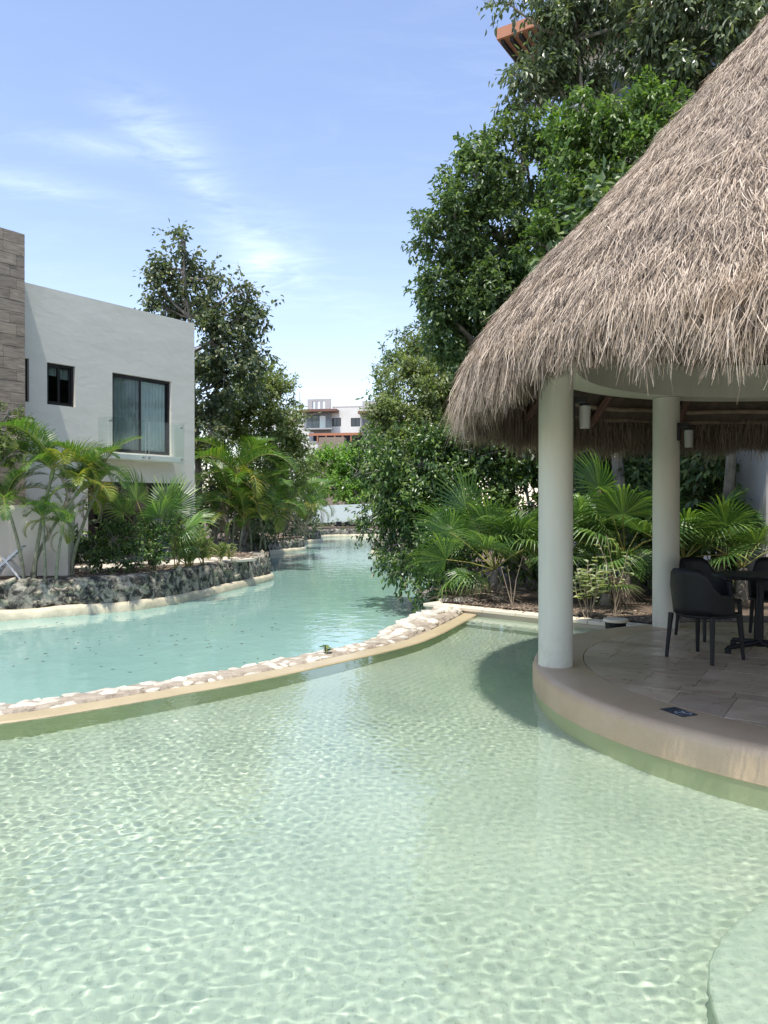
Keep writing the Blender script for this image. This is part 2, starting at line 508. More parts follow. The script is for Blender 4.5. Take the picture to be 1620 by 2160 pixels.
class MB:
    def __init__(s, origin=(0, 0, 0)):
        s.v = []; s.f = []; s.mi = []; s.o = Vector(origin)

    def add(s, vs, fs, mi=0):
        b = len(s.v)
        s.v += [tuple(Vector(v) - s.o) for v in vs]
        s.f += [tuple(i + b for i in f) for f in fs]
        s.mi += [mi] * len(fs)

    def box(s, x0, x1, y0, y1, z0, z1, mi=0):
        s.add([(x0, y0, z0), (x1, y0, z0), (x1, y1, z0), (x0, y1, z0), (x0, y0, z1), (x1, y0, z1), (x1, y1, z1), (x0, y1, z1)],
              [(0, 3, 2, 1), (4, 5, 6, 7), (0, 1, 5, 4), (1, 2, 6, 5), (2, 3, 7, 6), (3, 0, 4, 7)], mi)

    def obox(s, c, ex, ey, ez, mi=0):           # centre + half-extent vectors
        c, ex, ey, ez = map(Vector, (c, ex, ey, ez))
        vs = [c + a * ex + b * ey + d * ez for d in (-1, 1) for a, b in ((-1, -1), (1, -1), (1, 1), (-1, 1))]
        s.add(vs, [(0, 3, 2, 1), (4, 5, 6, 7), (0, 1, 5, 4), (1, 2, 6, 5), (2, 3, 7, 6), (3, 0, 4, 7)], mi)

    def tube(s, pts, rad, n=8, mi=0, cap=True):
        pts = [Vector(p) for p in pts]
        if isinstance(rad, (int, float)): rad = [rad] * len(pts)
        up = Vector((0, 0, 1)); vs = []; fs = []
        d0 = (pts[1] - pts[0]).normalized()
        a = d0.cross(up)
        if a.length < .05: a = d0.cross(Vector((1, 0, 0)))
        a.normalize()
        for i, p in enumerate(pts):
            d = (pts[min(i + 1, len(pts) - 1)] - pts[max(i - 1, 0)]).normalized()
            a = (a - d * a.dot(d)).normalized(); b = d.cross(a)
            for k in range(n):
                t = 2 * PI * k / n
                vs.append(p + (a * math.cos(t) + b * math.sin(t)) * rad[i])
        for i in range(len(pts) - 1):
            for k in range(n):
                k2 = (k + 1) % n
                fs.append((i * n + k, i * n + k2, (i + 1) * n + k2, (i + 1) * n + k))
        if cap:
            fs.append(tuple(range(n - 1, -1, -1))); fs.append(tuple((len(pts) - 1) * n + k for k in range(n)))
        s.add(vs, fs, mi)

    def lathe(s, prof, n=32, c=(0, 0), mi=0, closed=False):   # prof: (r, z)
        vs = []; fs = []
        m = len(prof)
        for r, z in prof:
            for k in range(n):
                t = 2 * PI * k / n
                vs.append((c[0] + r * math.cos(t), c[1] + r * math.sin(t), z))
        for i in range(m if closed else m - 1):
            j = (i + 1) % m
            for k in range(n):
                k2 = (k + 1) % n
                fs.append((i * n + k, i * n + k2, j * n + k2, j * n + k))
        s.add(vs, fs, mi)

    def prism(s, poly, z0, z1, mi=0, bottom=True):
        n = len(poly)
        vs = [(x, y, z0) for x, y in poly] + [(x, y, z1) for x, y in poly]
        fs = [tuple(range(n, 2 * n))] + [(i, (i + 1) % n, n + (i + 1) % n, n + i) for i in range(n)]
        if bottom: fs.append(tuple(range(n - 1, -1, -1)))
        s.add(vs, fs, mi)

    def mesh(s, name, mats, smooth=False):
        me = bpy.data.meshes.new(name)
        me.from_pydata(s.v, [], s.f)
        for m in (mats if isinstance(mats, (list, tuple)) else [mats]): me.materials.append(m)
        if len(set(s.mi)) > 1: me.polygons.foreach_set('material_index', s.mi)
        if smooth: me.shade_smooth()
        me.update()
        return me

    def build(s, name, mats, parent=None, smooth=False, bevel=0, **kw):
        o = link(name, s.mesh(name, mats, smooth), parent, **kw)
        if bevel:
            b = o.modifiers.new('bevel', 'BEVEL'); b.width = bevel; b.segments = 2; b.limit_method = 'ANGLE'
        if smooth:
            o.data.set_sharp_from_angle(angle=R(40)) if hasattr(o.data, 'set_sharp_from_angle') else None
        return o


def smooth_curve(pts, n=8):
    """Catmull-Rom through 2-D points, n samples per span."""
    P = np.array(pts, float)
    P = np.vstack([2 * P[0] - P[1], P, 2 * P[-1] - P[-2]])
    out = []
    for i in range(1, len(P) - 2):
        for k in range(n):
            t = k / n
            out.append(.5 * ((2 * P[i]) + (-P[i - 1] + P[i + 1]) * t + (2 * P[i - 1] - 5 * P[i] + 4 * P[i + 1] - P[i + 2]) * t ** 2 + (-P[i - 1] + 3 * P[i] - 3 * P[i + 1] + P[i + 2]) * t ** 3))
    out.append(P[-2])
    return np.array(out)


def resample(C, step):
    d = np.r_[0, np.cumsum(np.linalg.norm(np.diff(C, axis=0), axis=1))]
    n = max(2, int(d[-1] / step) + 1)
    s = np.linspace(0, d[-1], n)
    return np.stack([np.interp(s, d, C[:, k]) for k in range(C.shape[1])], 1)


def normals2(C):
    T = np.gradient(C, axis=0); T /= np.linalg.norm(T, axis=1)[:, None]
    return np.stack([T[:, 1], -T[:, 0]], 1)      # right-hand side of the walking direction


def in_poly(x, y, poly):
    r = np.zeros(x.shape, bool); n = len(poly); j = n - 1
    for i in range(n):
        xi, yi = poly[i]; xj, yj = poly[j]
        c = ((yi > y) != (yj > y)) & (x < (xj - xi) * (y - yi) / (yj - yi + 1e-12) + xi)
        r ^= c; j = i
    return r


def sweep(C, prof, lump=0.0, lscale=2.0, closed=True, skip_mean=True):
    """Sweep a profile [(offset to the right of the path, z)] along the path C, with rock-like lumps."""
    N = normals2(C); m = len(prof); n = len(C)
    V = []
    for i in range(n):
        for j, (o, z) in enumerate(prof):
            p = Vector((C[i, 0] + N[i, 0] * o, C[i, 1] + N[i, 1] * o, z))
            if lump:
                q = p * lscale
                k = noise.noise(q) + .5 * noise.noise(q * 2.3)
                k2 = noise.noise(q + Vector((31, 7, 3)))
                p += Vector((N[i, 0], N[i, 1], 0)) * k * lump + Vector((0, 0, k2 * lump * .6))
            V.append(tuple(p))
    F = []
    for i in range(n - 1):
        for j in range(m if closed else m - 1):
            k = (j + 1) % m
            F.append((i * m + j, i * m + k, (i + 1) * m + k, (i + 1) * m + j))
    if closed:
        F.append(tuple(range(m))); F.append(tuple((n - 1) * m + j for j in range(m - 1, -1, -1)))
    return V, F


def from_vf(name, V, F, mats, parent=None, smooth=False):
    me = bpy.data.meshes.new(name); me.from_pydata([tuple(v) for v in V], [], F)
    for m in (mats if isinstance(mats, (list, tuple)) else [mats]): me.materials.append(m)
    if smooth: me.shade_smooth()
    return link(name, me, parent)


# ================================================================== LAYOUT CURVES
CANAL_Z = -.45
RIM = smooth_curve([(-12, 2.6), (-8.5, 3.55), (-5.6, 4.65), (-4.2, 5.25), (-2.97, 5.87), (-2.44, 6.25), (-1.86, 6.75), (-1.02, 7.55), (.226, 9.05), (.70, 9.88), (1.11, 10.9), (1.465, 11.84), (1.62, 12.3)], 10)   # pool side of the infinity rim
LB = smooth_curve([(-20, 5.5), (-12, 10.5), (-9.5, 12.6), (-7.2, 14.26), (-6.1, 15.0), (-5.05, 15.9), (-4.45, 17.4), (-3.95, 19.6), (-3.45, 21.5), (-3.4, 22.6), (-3.9, 23.9), (-5, 25.2), (-6, 27.5), (-6.0, 31),
                   (-5.4, 33.6), (-4.3, 36.2), (-3.95, 37.4), (-4.3, 39), (-5.2, 41), (-5.0, 44), (-4.1, 46.3), (-4.0, 48), (-4.4, 50), (-4.2, 53), (-3, 54.4), (0, 54.8), (3, 54.6)], 5)
RB = smooth_curve([(.74, 12.5), (.95, 14), (1.1, 16), (1.4, 20), (1.0, 25), (.2, 30), (-.35, 33.8), (-.5, 35), (-.1, 38.5), (.4, 44), (.6, 50), (1.5, 54.6)], 5)
HC = (4.3, 6.7)        # centre of the hut
WA, WB = Vector((.70, 12.5)), Vector((3.75, 9.83))     # garden wall behind the pool
wd = (WB - WA).normalized(); wnrm = Vector((wd.y, -wd.x))    # towards the pool / camera

# ================================================================== SETTING
g = MB()
S = 900
g.add([(-S, -S, -1.0), (S, -S, -1.0), (S, S, -1.0), (-S, S, -1.0)], [(0, 1, 2, 3)])
tag(g.build('ground', M['soil']), kind='structure')
lb = [tuple(p) for p in LB]
g = MB(); g.prism(lb + [(3, 400), (-400, 400), (-400, -20), (-20, -20)], -.95, .27)
# inset the terrain a little behind the retaining wall face
LBi = LB - normals2(LB) * .22
g = MB(); g.prism([tuple(p) for p in LBi] + [(3, 400), (-400, 400), (-400, 5)], -.95, .24)
tag(g.build('terrain', M['soil']), kind='structure')
RBi = RB + normals2(RB) * .22
g = MB()
poly = [tuple(p) for p in RBi[::-1]] + [tuple(WA - wnrm * .2 + wd * .25), tuple(WB - wnrm * .2), (5.5, 8.9), (12, 8.9), (12, -5), (400, -5), (400, 400), (1.6, 400)]
g.prism(poly, -.95, .10)
tag(g.build('terrain', M['soil']), kind='structure')

# paved patio strip on the left bank
g = MB(); g.box(-7.2, -3.9, 18.1, 19.4, .25, .29)
g2 = MB(); g2.obox((-5.5, 19.0, .262), (1.5, 1.9, 0), (-.55, .43, 0), (0, 0, .03))
tag(g2.build('pavement', M['deck']), kind='structure')

# canal water
cp = [tuple(p) for p in (RIM - normals2(RIM) * .3)]
g = MB()
cw = cp + [(.9, 12.6)] + [tuple(p) for p in RBi[1:]] + [(1.7, 54.9)] + [tuple(p) for p in LBi[::-1]] + [(-26, 3)]
me = bpy.data.meshes.new('canal_water'); me.from_pydata([(x, y, CANAL_Z) for x, y in cw], [], [tuple(range(len(cw)))]); me.materials.append(M['canal'])
tag(link('canal_water', me), kind='structure')

# pool floor, bench, step
g = MB()
fl = [tuple(p) for p in (RIM - normals2(RIM) * .1)] + [(3.9, 10.0), (9, 9.5), (9, -3), (-12, -3)]
me = bpy.data.meshes.new('pool_floor'); me.from_pydata([(x, y, -.44) for x, y in fl], [], [tuple(range(len(fl)))]); me.materials.append(M['floor'])
pf = tag(link('pool_floor', me), kind='structure'); pf.cycles.is_caustics_receiver = True
g = MB()
g.prism([tuple(WA + wd * .5), tuple(WA + wd * .5 + wnrm * .72), tuple(WB + wd * .1 + wnrm * .72), tuple(WB + wd * .1)][::-1], -.46, -.17)
b = tag(g.build('pool_bench', M['floor'], bevel=.02), kind='structure'); b.cycles.is_caustics_receiver = True
arc = [(1.12, 1.9), (1.13, 2.45), (1.22, 2.85), (1.42, 3.15), (1.75, 3.42), (2.3, 3.65), (3.2, 3.75)]
arc = [tuple(p) for p in smooth_curve(arc, 5)]
g = MB(); g.prism(([*arc, (6, 3.7), (6, 1.9)])[::-1], -.46, -.2)
b = tag(g.build('pool_step', M['floor'], bevel=.02), kind='structure'); b.cycles.is_caustics_receiver = True

# ------------------------------------------------------------------ pool water: real waves
wr = np.random.default_rng(3)
WAVES = []
for i in range(90):
    lam = math.exp(wr.uniform(math.log(.034), math.log(.105))); a = wr.normal(-1.2, 1.15)
    amp = .000115 * (lam / .1) ** 1.35
    WAVES.append((2 * PI / lam * math.cos(a), 2 * PI / lam * math.sin(a), wr.uniform(0, 6.28), amp, lam))


def wave_z(X, Y, lmin=0.0):
    Z = np.zeros_like(X)
    for kx, ky, ph, a, lam in WAVES:
        if lam < lmin: continue
        Z += a * np.sin(kx * X + ky * Y + ph)
    k = .75 + .5 * np.sin(X * .9 + 1.3 * np.sin(Y * .6)) * np.sin(Y * .8 + 1)
    return Z * np.clip(k, .35, 1.3)


def water_grid(xs, ys, lmin=0.0):
    X, Y = np.meshgrid(xs, ys)
    Z = wave_z(X, Y, lmin)
    V = np.stack([X, Y, Z], -1).reshape(-1, 3)
    nx, ny = len(xs), len(ys)
    I = np.arange(nx * ny).reshape(ny, nx)
    F = np.stack([I[:-1, :-1], I[:-1, 1:], I[1:, 1:], I[1:, :-1]], -1).reshape(-1, 4)
    cx = X[:-1, :-1].ravel(); cy = Y[:-1, :-1].ravel()
    pool = cp + [(3.9, 10.2), (9, 9.5), (9, -3), (-12, -3)]
    keep = in_poly(cx, cy, pool) & (np.hypot(cx - HC[0], cy - HC[1]) > 2.7)
    keep &= ((cx - WA.x) * wnrm.x + (cy - WA.y) * wnrm.y > -.05)
    F = F[keep]
    used = np.unique(F); mp_ = np.zeros(len(V), int); mp_[used] = np.arange(len(used))
    return V[used], mp_[F]


ysA = np.concatenate([np.arange(2.05, 4.4, .0105), np.arange(4.4, 6.4, .0150), np.arange(6.4, 12.4, .026)])
Va, Fa = water_grid(np.arange(-3.7, 3.05, .0128), ysA)
parts_v = [Va]; parts_f = [Fa]
for xs, ys in ((np.arange(-12, -3.69, .1), np.arange(-3, 12.4, .1)), (np.arange(-3.7, 2.75, .1), np.arange(-3, 2.06, .05)), (np.arange(3.03, 9.0, .06), np.arange(-3, 12, .06))):
    v, f = water_grid(xs, ys, .085)
    parts_f.append(f + sum(len(p) for p in parts_v)); parts_v.append(v)
wo = link('pool_water', mesh_np('pool_water', np.vstack(parts_v), np.vstack(parts_f), M['pool'], smooth=True))
tag(wo, kind='structure'); wo.cycles.is_caustics_caster = True

# deck behind the camera
g = MB(); g.box(-12, 9, -12, 1.2, -.46, .12)
tag(g.build('pool_deck', M['deck']), kind='structure')

# ------------------------------------------------------------------ infinity rim
RS = resample(RIM, .12)
rim = thing('infinity_rim', 'curved beige cement rim between the clear pool and the turquoise canal', 'pool rim')
V, F = sweep(RS, [(0.0, -.46), (0.0, -.01), (-.02, .012), (-.22, .014), (-.24, -.02), (-.24, -.46)])
o = from_vf('rim_wall', V, F, M['rim'], rim); o.cycles.is_caustics_receiver = True
RSf = resample(RIM, .05)
V, F = sweep(RS, [(.001, -.46), (.001, -.012), (.006, -.012), (.006, -.46)])
o = from_vf('underwater_face', V, F, M['poolwall'], rim); o.cycles.is_caustics_receiver = True
V, F = sweep(RSf, [(-.235, -.9), (-.235, -.03), (-.30, .018), (-.45, .022), (-.60, .005), (-.66, -.15), (-.70, -.9)], .03, 7)
V = [Vector(v) for v in V]
NF = normals2(RSf)
for i in range(len(V)):
    k = i // 7; f_ = max(0, min(1, (RSf[k, 1] - 8.6) / 2.2)); f_ = f_ * f_ * (3 - 2 * f_)
    c_ = Vector((RSf[k, 0], RSf[k, 1], 0)); n_ = Vector((NF[k, 0], NF[k, 1], 0)); off_ = -(V[i] - c_).dot(n_)
    if off_ > .25: V[i] -= n_ * (off_ - .25) * .35 * f_
    if V[i].z > -.1: V[i].z += .05 * f_
from_vf('mortar_bed', V, F, M['mortar'], rim)


def stone_mesh(name, seed, flat=.5, mat=None, rough=.22):
    import bmesh
    bm = bmesh.new(); bmesh.ops.create_icosphere(bm, subdivisions=2 if flat > 2 else 1, radius=1)
    bmesh.ops.subdivide_edges(bm, edges=[e for e in bm.edges if random.Random(seed).random() < 0], cuts=1)
    o3 = Vector((seed * 3.7, seed * 1.3, 0))
    for v in bm.verts:
        c = v.co
        # squarish blocky stone
        m = max(abs(c.x), abs(c.y))
        q = c.copy()
        q.x = math.copysign(abs(q.x) ** .75, q.x); q.y = math.copysign(abs(q.y) ** .75, q.y); q.z = math.copysign(abs(q.z) ** .8, q.z)
        q *= 1 + rough * noise.noise(c * 1.3 + o3) + rough * .6 * noise.noise(c * 3 + o3)
        v.co = q
    me = bpy.data.meshes.new(name); bm.to_mesh(me); bm.free()
    me.materials.append(mat); me.shade_smooth()
    return me


lipst = [stone_mesh('stone', i, mat=M['stonelip'], rough=.38) for i in range(9)]
RSn = normals2(RS); dist = 0.0
sr = random.Random(5)
i = 0
Ldat = np.r_[0, np.cumsum(np.linalg.norm(np.diff(RS, axis=0), axis=1))]
for row, (off, hw) in enumerate(((.60, .085), (.45, .085), (.31, .06))):
    s = 1.0 + row * .2
    while s < Ldat[-1] - .3:
        k = min(int(np.searchsorted(Ldat, s)), len(RS) - 1)
        far_ = max(0, min(1, (RS[k, 1] - 8.6) / 2.2)); far_ = far_ * far_ * (3 - 2 * far_)
        ln = sr.uniform(.06, .19) * (1.0, .9, .6)[row]
        s += ln
        k = min(int(np.searchsorted(Ldat, s)), len(RS) - 1)
        T = Vector((-RSn[k, 1], RSn[k, 0])); n_ = Vector((RSn[k, 0], RSn[k, 1]))
        oo = off + sr.uniform(-.025, .025); oo += (oo - .25) * .35 * far_
        p = Vector((RS[k, 0], RS[k, 1])) - n_ * oo
        if sr.random() < (.95, .8, .55)[row]:
            link('stone', sr.choice(lipst), rim, (p.x, p.y, (-.012, .006, -.004)[row] + sr.uniform(-.012, .008) + .05 * far_),
                 (sr.uniform(-.1, .1), sr.uniform(-.1, .1), math.atan2(T.y, T.x) + sr.uniform(-.3, .3)),
                 (ln * 1.02, hw * sr.uniform(.85, 1.25) * (1 + .35 * far_), sr.uniform(.025, .04) * (1 + far_)))
        s += ln + sr.uniform(-.02, .02)

# ------------------------------------------------------------------ garden wall with coping
gw = thing('garden_wall', 'low cement garden wall with cream stone coping along the back of the pool', 'garden wall')
L = (WB - WA).length


def gwpoly(a0, a1, b0, b1):     # along, outwards towards pool
    return [tuple(WA + wd * a + wnrm * b) for a, b in ((a0, b0), (a1, b0), (a1, b1), (a0, b1))]


g = MB(); g.prism(gwpoly(0, L, -.22, .02)[::-1], -.9, .045); o = g.build('wall_body', M['wallcement'], gw)
o.cycles.is_caustics_receiver = True
nseg = 7
for i in range(nseg):
    g = MB(); g.prism(gwpoly(-.03 + (L + .03) * i / nseg + .003, -.03 + (L + .03) * (i + 1) / nseg - .003, -.36, .055)[::-1], .047, .10)
    g.build('coping_stone', M['coping'], gw, bevel=.008)
# fallen leaves resting on the coping
sr = random.Random(8)
g = MB()
for i in range(16):
    p = WA + wd * sr.uniform(.1, L * .75) - wnrm * sr.uniform(-.02, .28)
    a = sr.uniform(0, 6.3); d = Vector((math.cos(a), math.sin(a))) * .028; e = Vector((-d.y, d.x)) * .4
    g.add([(p.x - d.x, p.y - d.y, .105), (p.x + e.x, p.y + e.y, .115), (p.x + d.x, p.y + d.y, .107), (p.x - e.x, p.y - e.y, .112)], [(0, 1, 2, 3)])
tag(g.build('leaf_litter', M['debris']), 'dark fallen leaves scattered on the cream wall coping', 'leaf litter', kind='stuff')
for i in range(3):
    p = WA + wd * (1.35 + .62 * i) + wnrm * .62
    g = MB(); g.lathe([(0.0, 0), (.03, 0), (.035, .012), (.018, .02), (0.0, .02)], 12)
    o = g.build('pool_light', M['whiteplastic'], None, True, loc=(p.x, p.y, -.169))
    tag(o, ['small white round light on the underwater bench, leftmost of three', 'small white round light on the underwater bench, middle of three', 'small white round light on the underwater bench, nearest the column'][i], 'pool light', 'round lights on the pool bench')

# ------------------------------------------------------------------ rock retaining walls
rockv = [stone_mesh('stone', 20 + i, mat=M['stonedark'], rough=.42) for i in range(10)]


def rock_wall(C, label, top, far, side, stones=True, cream=True):
    """side=+1: the water lies to the right of the path."""
    w = thing('retaining_wall', label, 'rock wall')
    C = resample(C, .07 if not far else .16)
    s = side
    pr = [(0, -.93), (0.0, -.42), (-.0, -.2), (-.02, 0.0), (-.05, top - .06), (-.14, top), (-.3, top + .01), (-.45, top - .02), (-.5, -.93)]
    pr = [(o * s, z) for o, z in pr]
    V, F = sweep(C, pr, .05 if not far else .11, 3.2 if not far else 1.7)
    from_vf('wall_core', V, F, M['rockdark'], w, smooth=True)
    if cream:
        pr = [(-.02 * s, -.93), (.10 * s, -.9), (.105 * s, -.45), (.09 * s, -.33), (.05 * s, -.27), (-.02 * s, -.25)]
        V, F = sweep(C, pr, .035, 2.2)
        from_vf('footing', V, F, M['limelip'], w, smooth=True)
    if stones:
        rr = random.Random(int(C[0, 1] * 10))
        D = np.r_[0, np.cumsum(np.linalg.norm(np.diff(C, axis=0), axis=1))]
        N = normals2(C) * s
        rows = (-.16, .03, top - .07) if not far else (-.1, .07)
        for z in rows:
            q = rr.uniform(0, .2)
            while q < D[-1] - .15:
                hw = rr.choice((.06, .08, .11, .15, .19)) * (1.2 if far else 1)
                q += hw
                k = min(int(np.searchsorted(D, q)), len(C) - 1)
                p = Vector((C[k, 0], C[k, 1], 0)) - Vector((N[k, 0], N[k, 1], 0)) * (.048 + (.035 if z > .1 else 0))
                if rr.random() < .85:
                    link('stone', rr.choice(rockv), w, (p.x, p.y, z + rr.uniform(-.06, .06)),
                         (rr.uniform(-.25, .25), rr.uniform(-.5, .5), math.atan2(N[k, 1], N[k, 0]) + PI / 2 + rr.uniform(-.12, .12)),
                         (hw * 1.05, rr.uniform(.055, .075), rr.uniform(.055, .12)))
                q += hw + rr.choice((.0, .02, .06))
    return w


def part_of(C, y0, y1): return C[(C[:, 1] >= y0) & (C[:, 1] <= y1)]


rock_wall(part_of(LB, 11.2, 24.0), 'long curved retaining wall of dark mottled limestone, nearest on the left bank', .27, False, 1)
rock_wall(part_of(LB, 24.0, 34.0)[:], 'shaded rock wall set back behind the bend below the palms', .2, True, 1, stones=False)
rock_wall(part_of(LB, 33.9, 39.5), 'second rock wall promontory along the left bank, below the far areca palms', .12, True, 1)
rock_wall(part_of(LB[:-10], 39.4, 50), 'small farthest rock wall promontory on the left bank', .15, True, 1)
rock_wall(LB[LB[:, 1] > 50][2:], 'dark low rock wall closing the far end of the canal below the bridge', .12, True, 1, stones=False)
rock_wall(part_of(RB, 12.4, 31), 'right bank rock wall hidden under the overhanging glossy shrub', .0, True, -1, stones=False, cream=False)
rock_wall(part_of(RB, 30.9, 40), 'pale rock wall point jutting into the canal from the right bank', .25, True, -1)
rock_wall(part_of(RB, 39.9, 54), 'far right bank rock wall before the bridge', .15, True, -1, stones=False)

# ================================================================== THE WHITE HOUSE (left)
ang = math.atan2(.802, .597)
house = thing('white_house', 'two storey white stucco house with black framed windows above the left bank', 'house', (-5.49, 22.0, 0), ang)
ZT = 7.0
OPEN = [(-2.69, -.82, 3.13, 5.21), (-4.48, -3.74, 4.18, 5.20), (-5.6, -4.93, 4.18, 5.21), (-3.4, -.40, .32, 2.35), (-8, -6, .3, 2.3)]


def wall_with_holes(x0, x1, z0, z1, y0, y1, holes):
    g = MB()
    xs = sorted({x0, x1, *[h for o in holes for h in o[:2] if x0 < h < x1]})
    for a, b in zip(xs, xs[1:]):
        m = (a + b) / 2
        zs = z0
        for o in sorted([o for o in holes if o[0] < m < o[1]], key=lambda o: o[2]):
            if o[2] > zs: g.box(a, b, y0, y1, zs, o[2])
            zs = o[3]
        if z1 > zs: g.box(a, b, y0, y1, zs, z1)
    return g


g = wall_with_holes(-12, 0, .1, ZT, 0, .25, OPEN)
g.box(-12, 0, .25, .27, .1, .11)
o = g.build('wall', M['plaster'], house)
g = MB(); g.box(-.25, -.001, .25, 8, .1, ZT - .002); g.build('side_wall', M['plaster'], house)
g = MB(); g.box(-12, -.25, 7.75, 8, .1, ZT - .002); g.build('back_wall', M['plaster'], house)
g = MB(); g.box(-11.99, -.26, .26, 7.7, ZT - .5, ZT - .35); g.build('roof', M['white'], house)
g = MB(); g.box(-11.99, -.26, .26, 7.7, 2.6, 2.85); g.build('floor_slab', M['white'], house)
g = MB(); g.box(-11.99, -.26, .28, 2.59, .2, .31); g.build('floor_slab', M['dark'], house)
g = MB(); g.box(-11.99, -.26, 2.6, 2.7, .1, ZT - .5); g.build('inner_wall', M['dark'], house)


def sliding_window(x0, x1, z0, z1, panes, y=.12, cur=None, fr=.055):
    g = MB()
    g.box(x0 + .002, x0 + fr, y - .04, y + .06, z0 + .002, z1 - .002); g.box(x1 - fr, x1 - .002, y - .04, y + .06, z0 + .002, z1 - .002)
    g.box(x0 + fr, x1 - fr, y - .04, y + .06, z1 - fr, z1 - .003); g.box(x0 + fr, x1 - fr, y - .04, y + .06, z0 + .003, z0 + fr)
    f = g.build('window_frame', M['black'], house)
    W = (x1 - x0 - 2 * fr) / panes
    for k in range(panes):
        a = x0 + fr + W * k; b = a + W; yy = y - .02 + .04 * (k % 2)
        g = MB(); t = .04
        g.box(a, a + t, yy, yy + .03, z0 + fr, z1 - fr); g.box(b - t, b, yy, yy + .03, z0 + fr, z1 - fr)
        g.box(a + t, b - t, yy, yy + .03, z0 + fr, z0 + fr + t); g.box(a + t, b - t, yy, yy + .03, z1 - fr - t, z1 - fr)
        g.build('sash', M['black'], f)
        g = MB(); g.box(a + t, b - t, yy + .011, yy + .017, z0 + fr + t, z1 - fr - t)
        g.build('pane', M['pane'], f)
    for ca, cb, z_lo, m in (cur or []):
        n = 26; g = MB(); vs = []
        for i in range(n + 1):
            x = ca + (cb - ca) * i / n; yv = y + .075 + .012 * math.sin(i * 1.9)
            vs += [(x, yv, z_lo), (x, yv, z1 - fr)]
        g.add(vs, [(2 * i, 2 * i + 2, 2 * i + 3, 2 * i + 1) for i in range(n)])
        g.build('curtain', m, f, True)


sliding_window(-2.69, -.82, 3.13, 5.21, 2, cur=[(-2.62, -1.76, 3.2, M['curtain']), (-1.74, -.9, 3.2, M['sheer'])])
sliding_window(-4.48, -3.74, 4.18, 5.20, 2, cur=[(-4.42, -4.14, 4.92, M['curtain']), (-4.08, -3.8, 4.86, M['curtain'])])
sliding_window(-5.6, -4.93, 4.18, 5.21, 2)
sliding_window(-3.4, -.40, .32, 2.35, 3, cur=[(-1.3, -.5, .4, M['curtain'])])
# balcony slab with glass balustrade
g = MB(); g.box(-3.05, -.80, -.40, -.002, 2.93, 3.06); g.build('balcony_slab', M['white'], house, bevel=.006)
bal = link('balustrade', None, house)
xs = [-3.12, -1.96, -.74]
for a, b in zip(xs, xs[1:]):
    g = MB(); g.box(a + .015, b - .015, -.475, -.463, 2.86, 3.98); g.build('glass_panel', M['glass'], bal)
g = MB(); g.box(-.742, -.73, -.455, -.03, 2.9, 3.98); g.build('glass_panel', M['glass'], bal)
g = MB(); g.box(-3.13, -3.118, -.455, -.03, 2.9, 3.98); g.build('glass_panel', M['glass'], bal)
for x in (-3.05, -2.05, -1.87, -.8):
    for z in (3.0, 3.88):
        if z > 3.5 and -3 < x < -1: continue
        g = MB(); g.tube([(x, -.50, z), (x, -.40, z)], .022, 10); g.tube([(x, -.505, z), (x, -.50, z)], .03, 10)
        g.build('glass_clamp', M['steel'], bal)
for x in (-2.0, -1.9):
    g = MB(); g.tube([(x, -.458, 3.0), (x, -.458, 3.95)], .006, 6); g.build('rod', M['steel'], bal)
# the timber-look tiled volume
tower = thing('tiled_block', 'tall house volume clad in grey brown wood look tiles at the left edge', 'building', (-5.49, 22.0, 0), ang)
g = MB(); g.box(-12, -5.36, -.53, -.002, .1, 7.9); g.box(-12, -5.60, .0, .26, 7.02, 7.9)
g.build('block_core', M['cream'], tower)
tr_ = random.Random(3)
rows = 30; z0 = .12; th = (7.92 - z0) / rows
for r in range(rows):
    # front face tiles, running to the left out of the frame
    x = -5.335
    first = tr_.choice((.2, .35, .5, .62))
    while x > -8.6:
        ln = first if first else .74
        first = None
        g = MB(); d = tr_.uniform(0, .008)
        g.box(-ln + .006, 0, -.575 - d, -.532, .002, th - .007)
        g.build('tile', M['woodtile'], tower, loc=(x, 0, z0 + r * th)); x -= ln
    g = MB(); g.box(-5.358, -5.332, -.53, -.004, .002, th - .002); g.build('tile', M['woodtile'], tower, loc=(0, 0, z0 + r * th))

# low boundary wall in front of the house
fw = thing('boundary_wall', 'low cream boundary wall ending in a pillar behind the leftmost palms', 'wall')
g = MB(); g.box(-12, -6.95, 15.95, 16.15, .1, 1.72); g.build('wall_panel', M['cream'], fw)
g = MB(); g.box(-6.948, -6.62, 15.88, 16.22, .1, 1.80); g.build('pillar', M['cream'], fw, bevel=.01)

# white folding lounger leaning by the wall
ln = thing('garden_lounger', 'white slatted plastic lounger tilted up beside the boundary wall, cut by the left edge', 'lounger', (-7.62, 15.35, .26), R(15))
for k, y in enumerate((-.24, .24)):
    g = MB(); g.obox((0, y, .33), (.30, 0, .30), (0, .014, 0), (-.014, 0, .014)); g.build('rail', M['whiteplastic'], ln)
    g = MB(); g.obox((.12, y * 1.06, .2), (.16, 0, -.22), (0, .013, 0), (.013, 0, .013)); g.build('leg', M['whiteplastic'], ln)
    g = MB(); g.obox((-.14, y * 1.06, .15), (-.10, 0, -.17), (0, .013, 0), (.013, 0, -.013)); g.build('leg', M['whiteplastic'], ln)
for k in range(9):
    t = -.9 + k * .225
    g = MB(); g.obox((.30 * t, 0, .345 + .30 * t), (.022, 0, .022), (0, .235, 0), (-.006, 0, .006)); g.build('slat', M['whiteplastic'], ln)

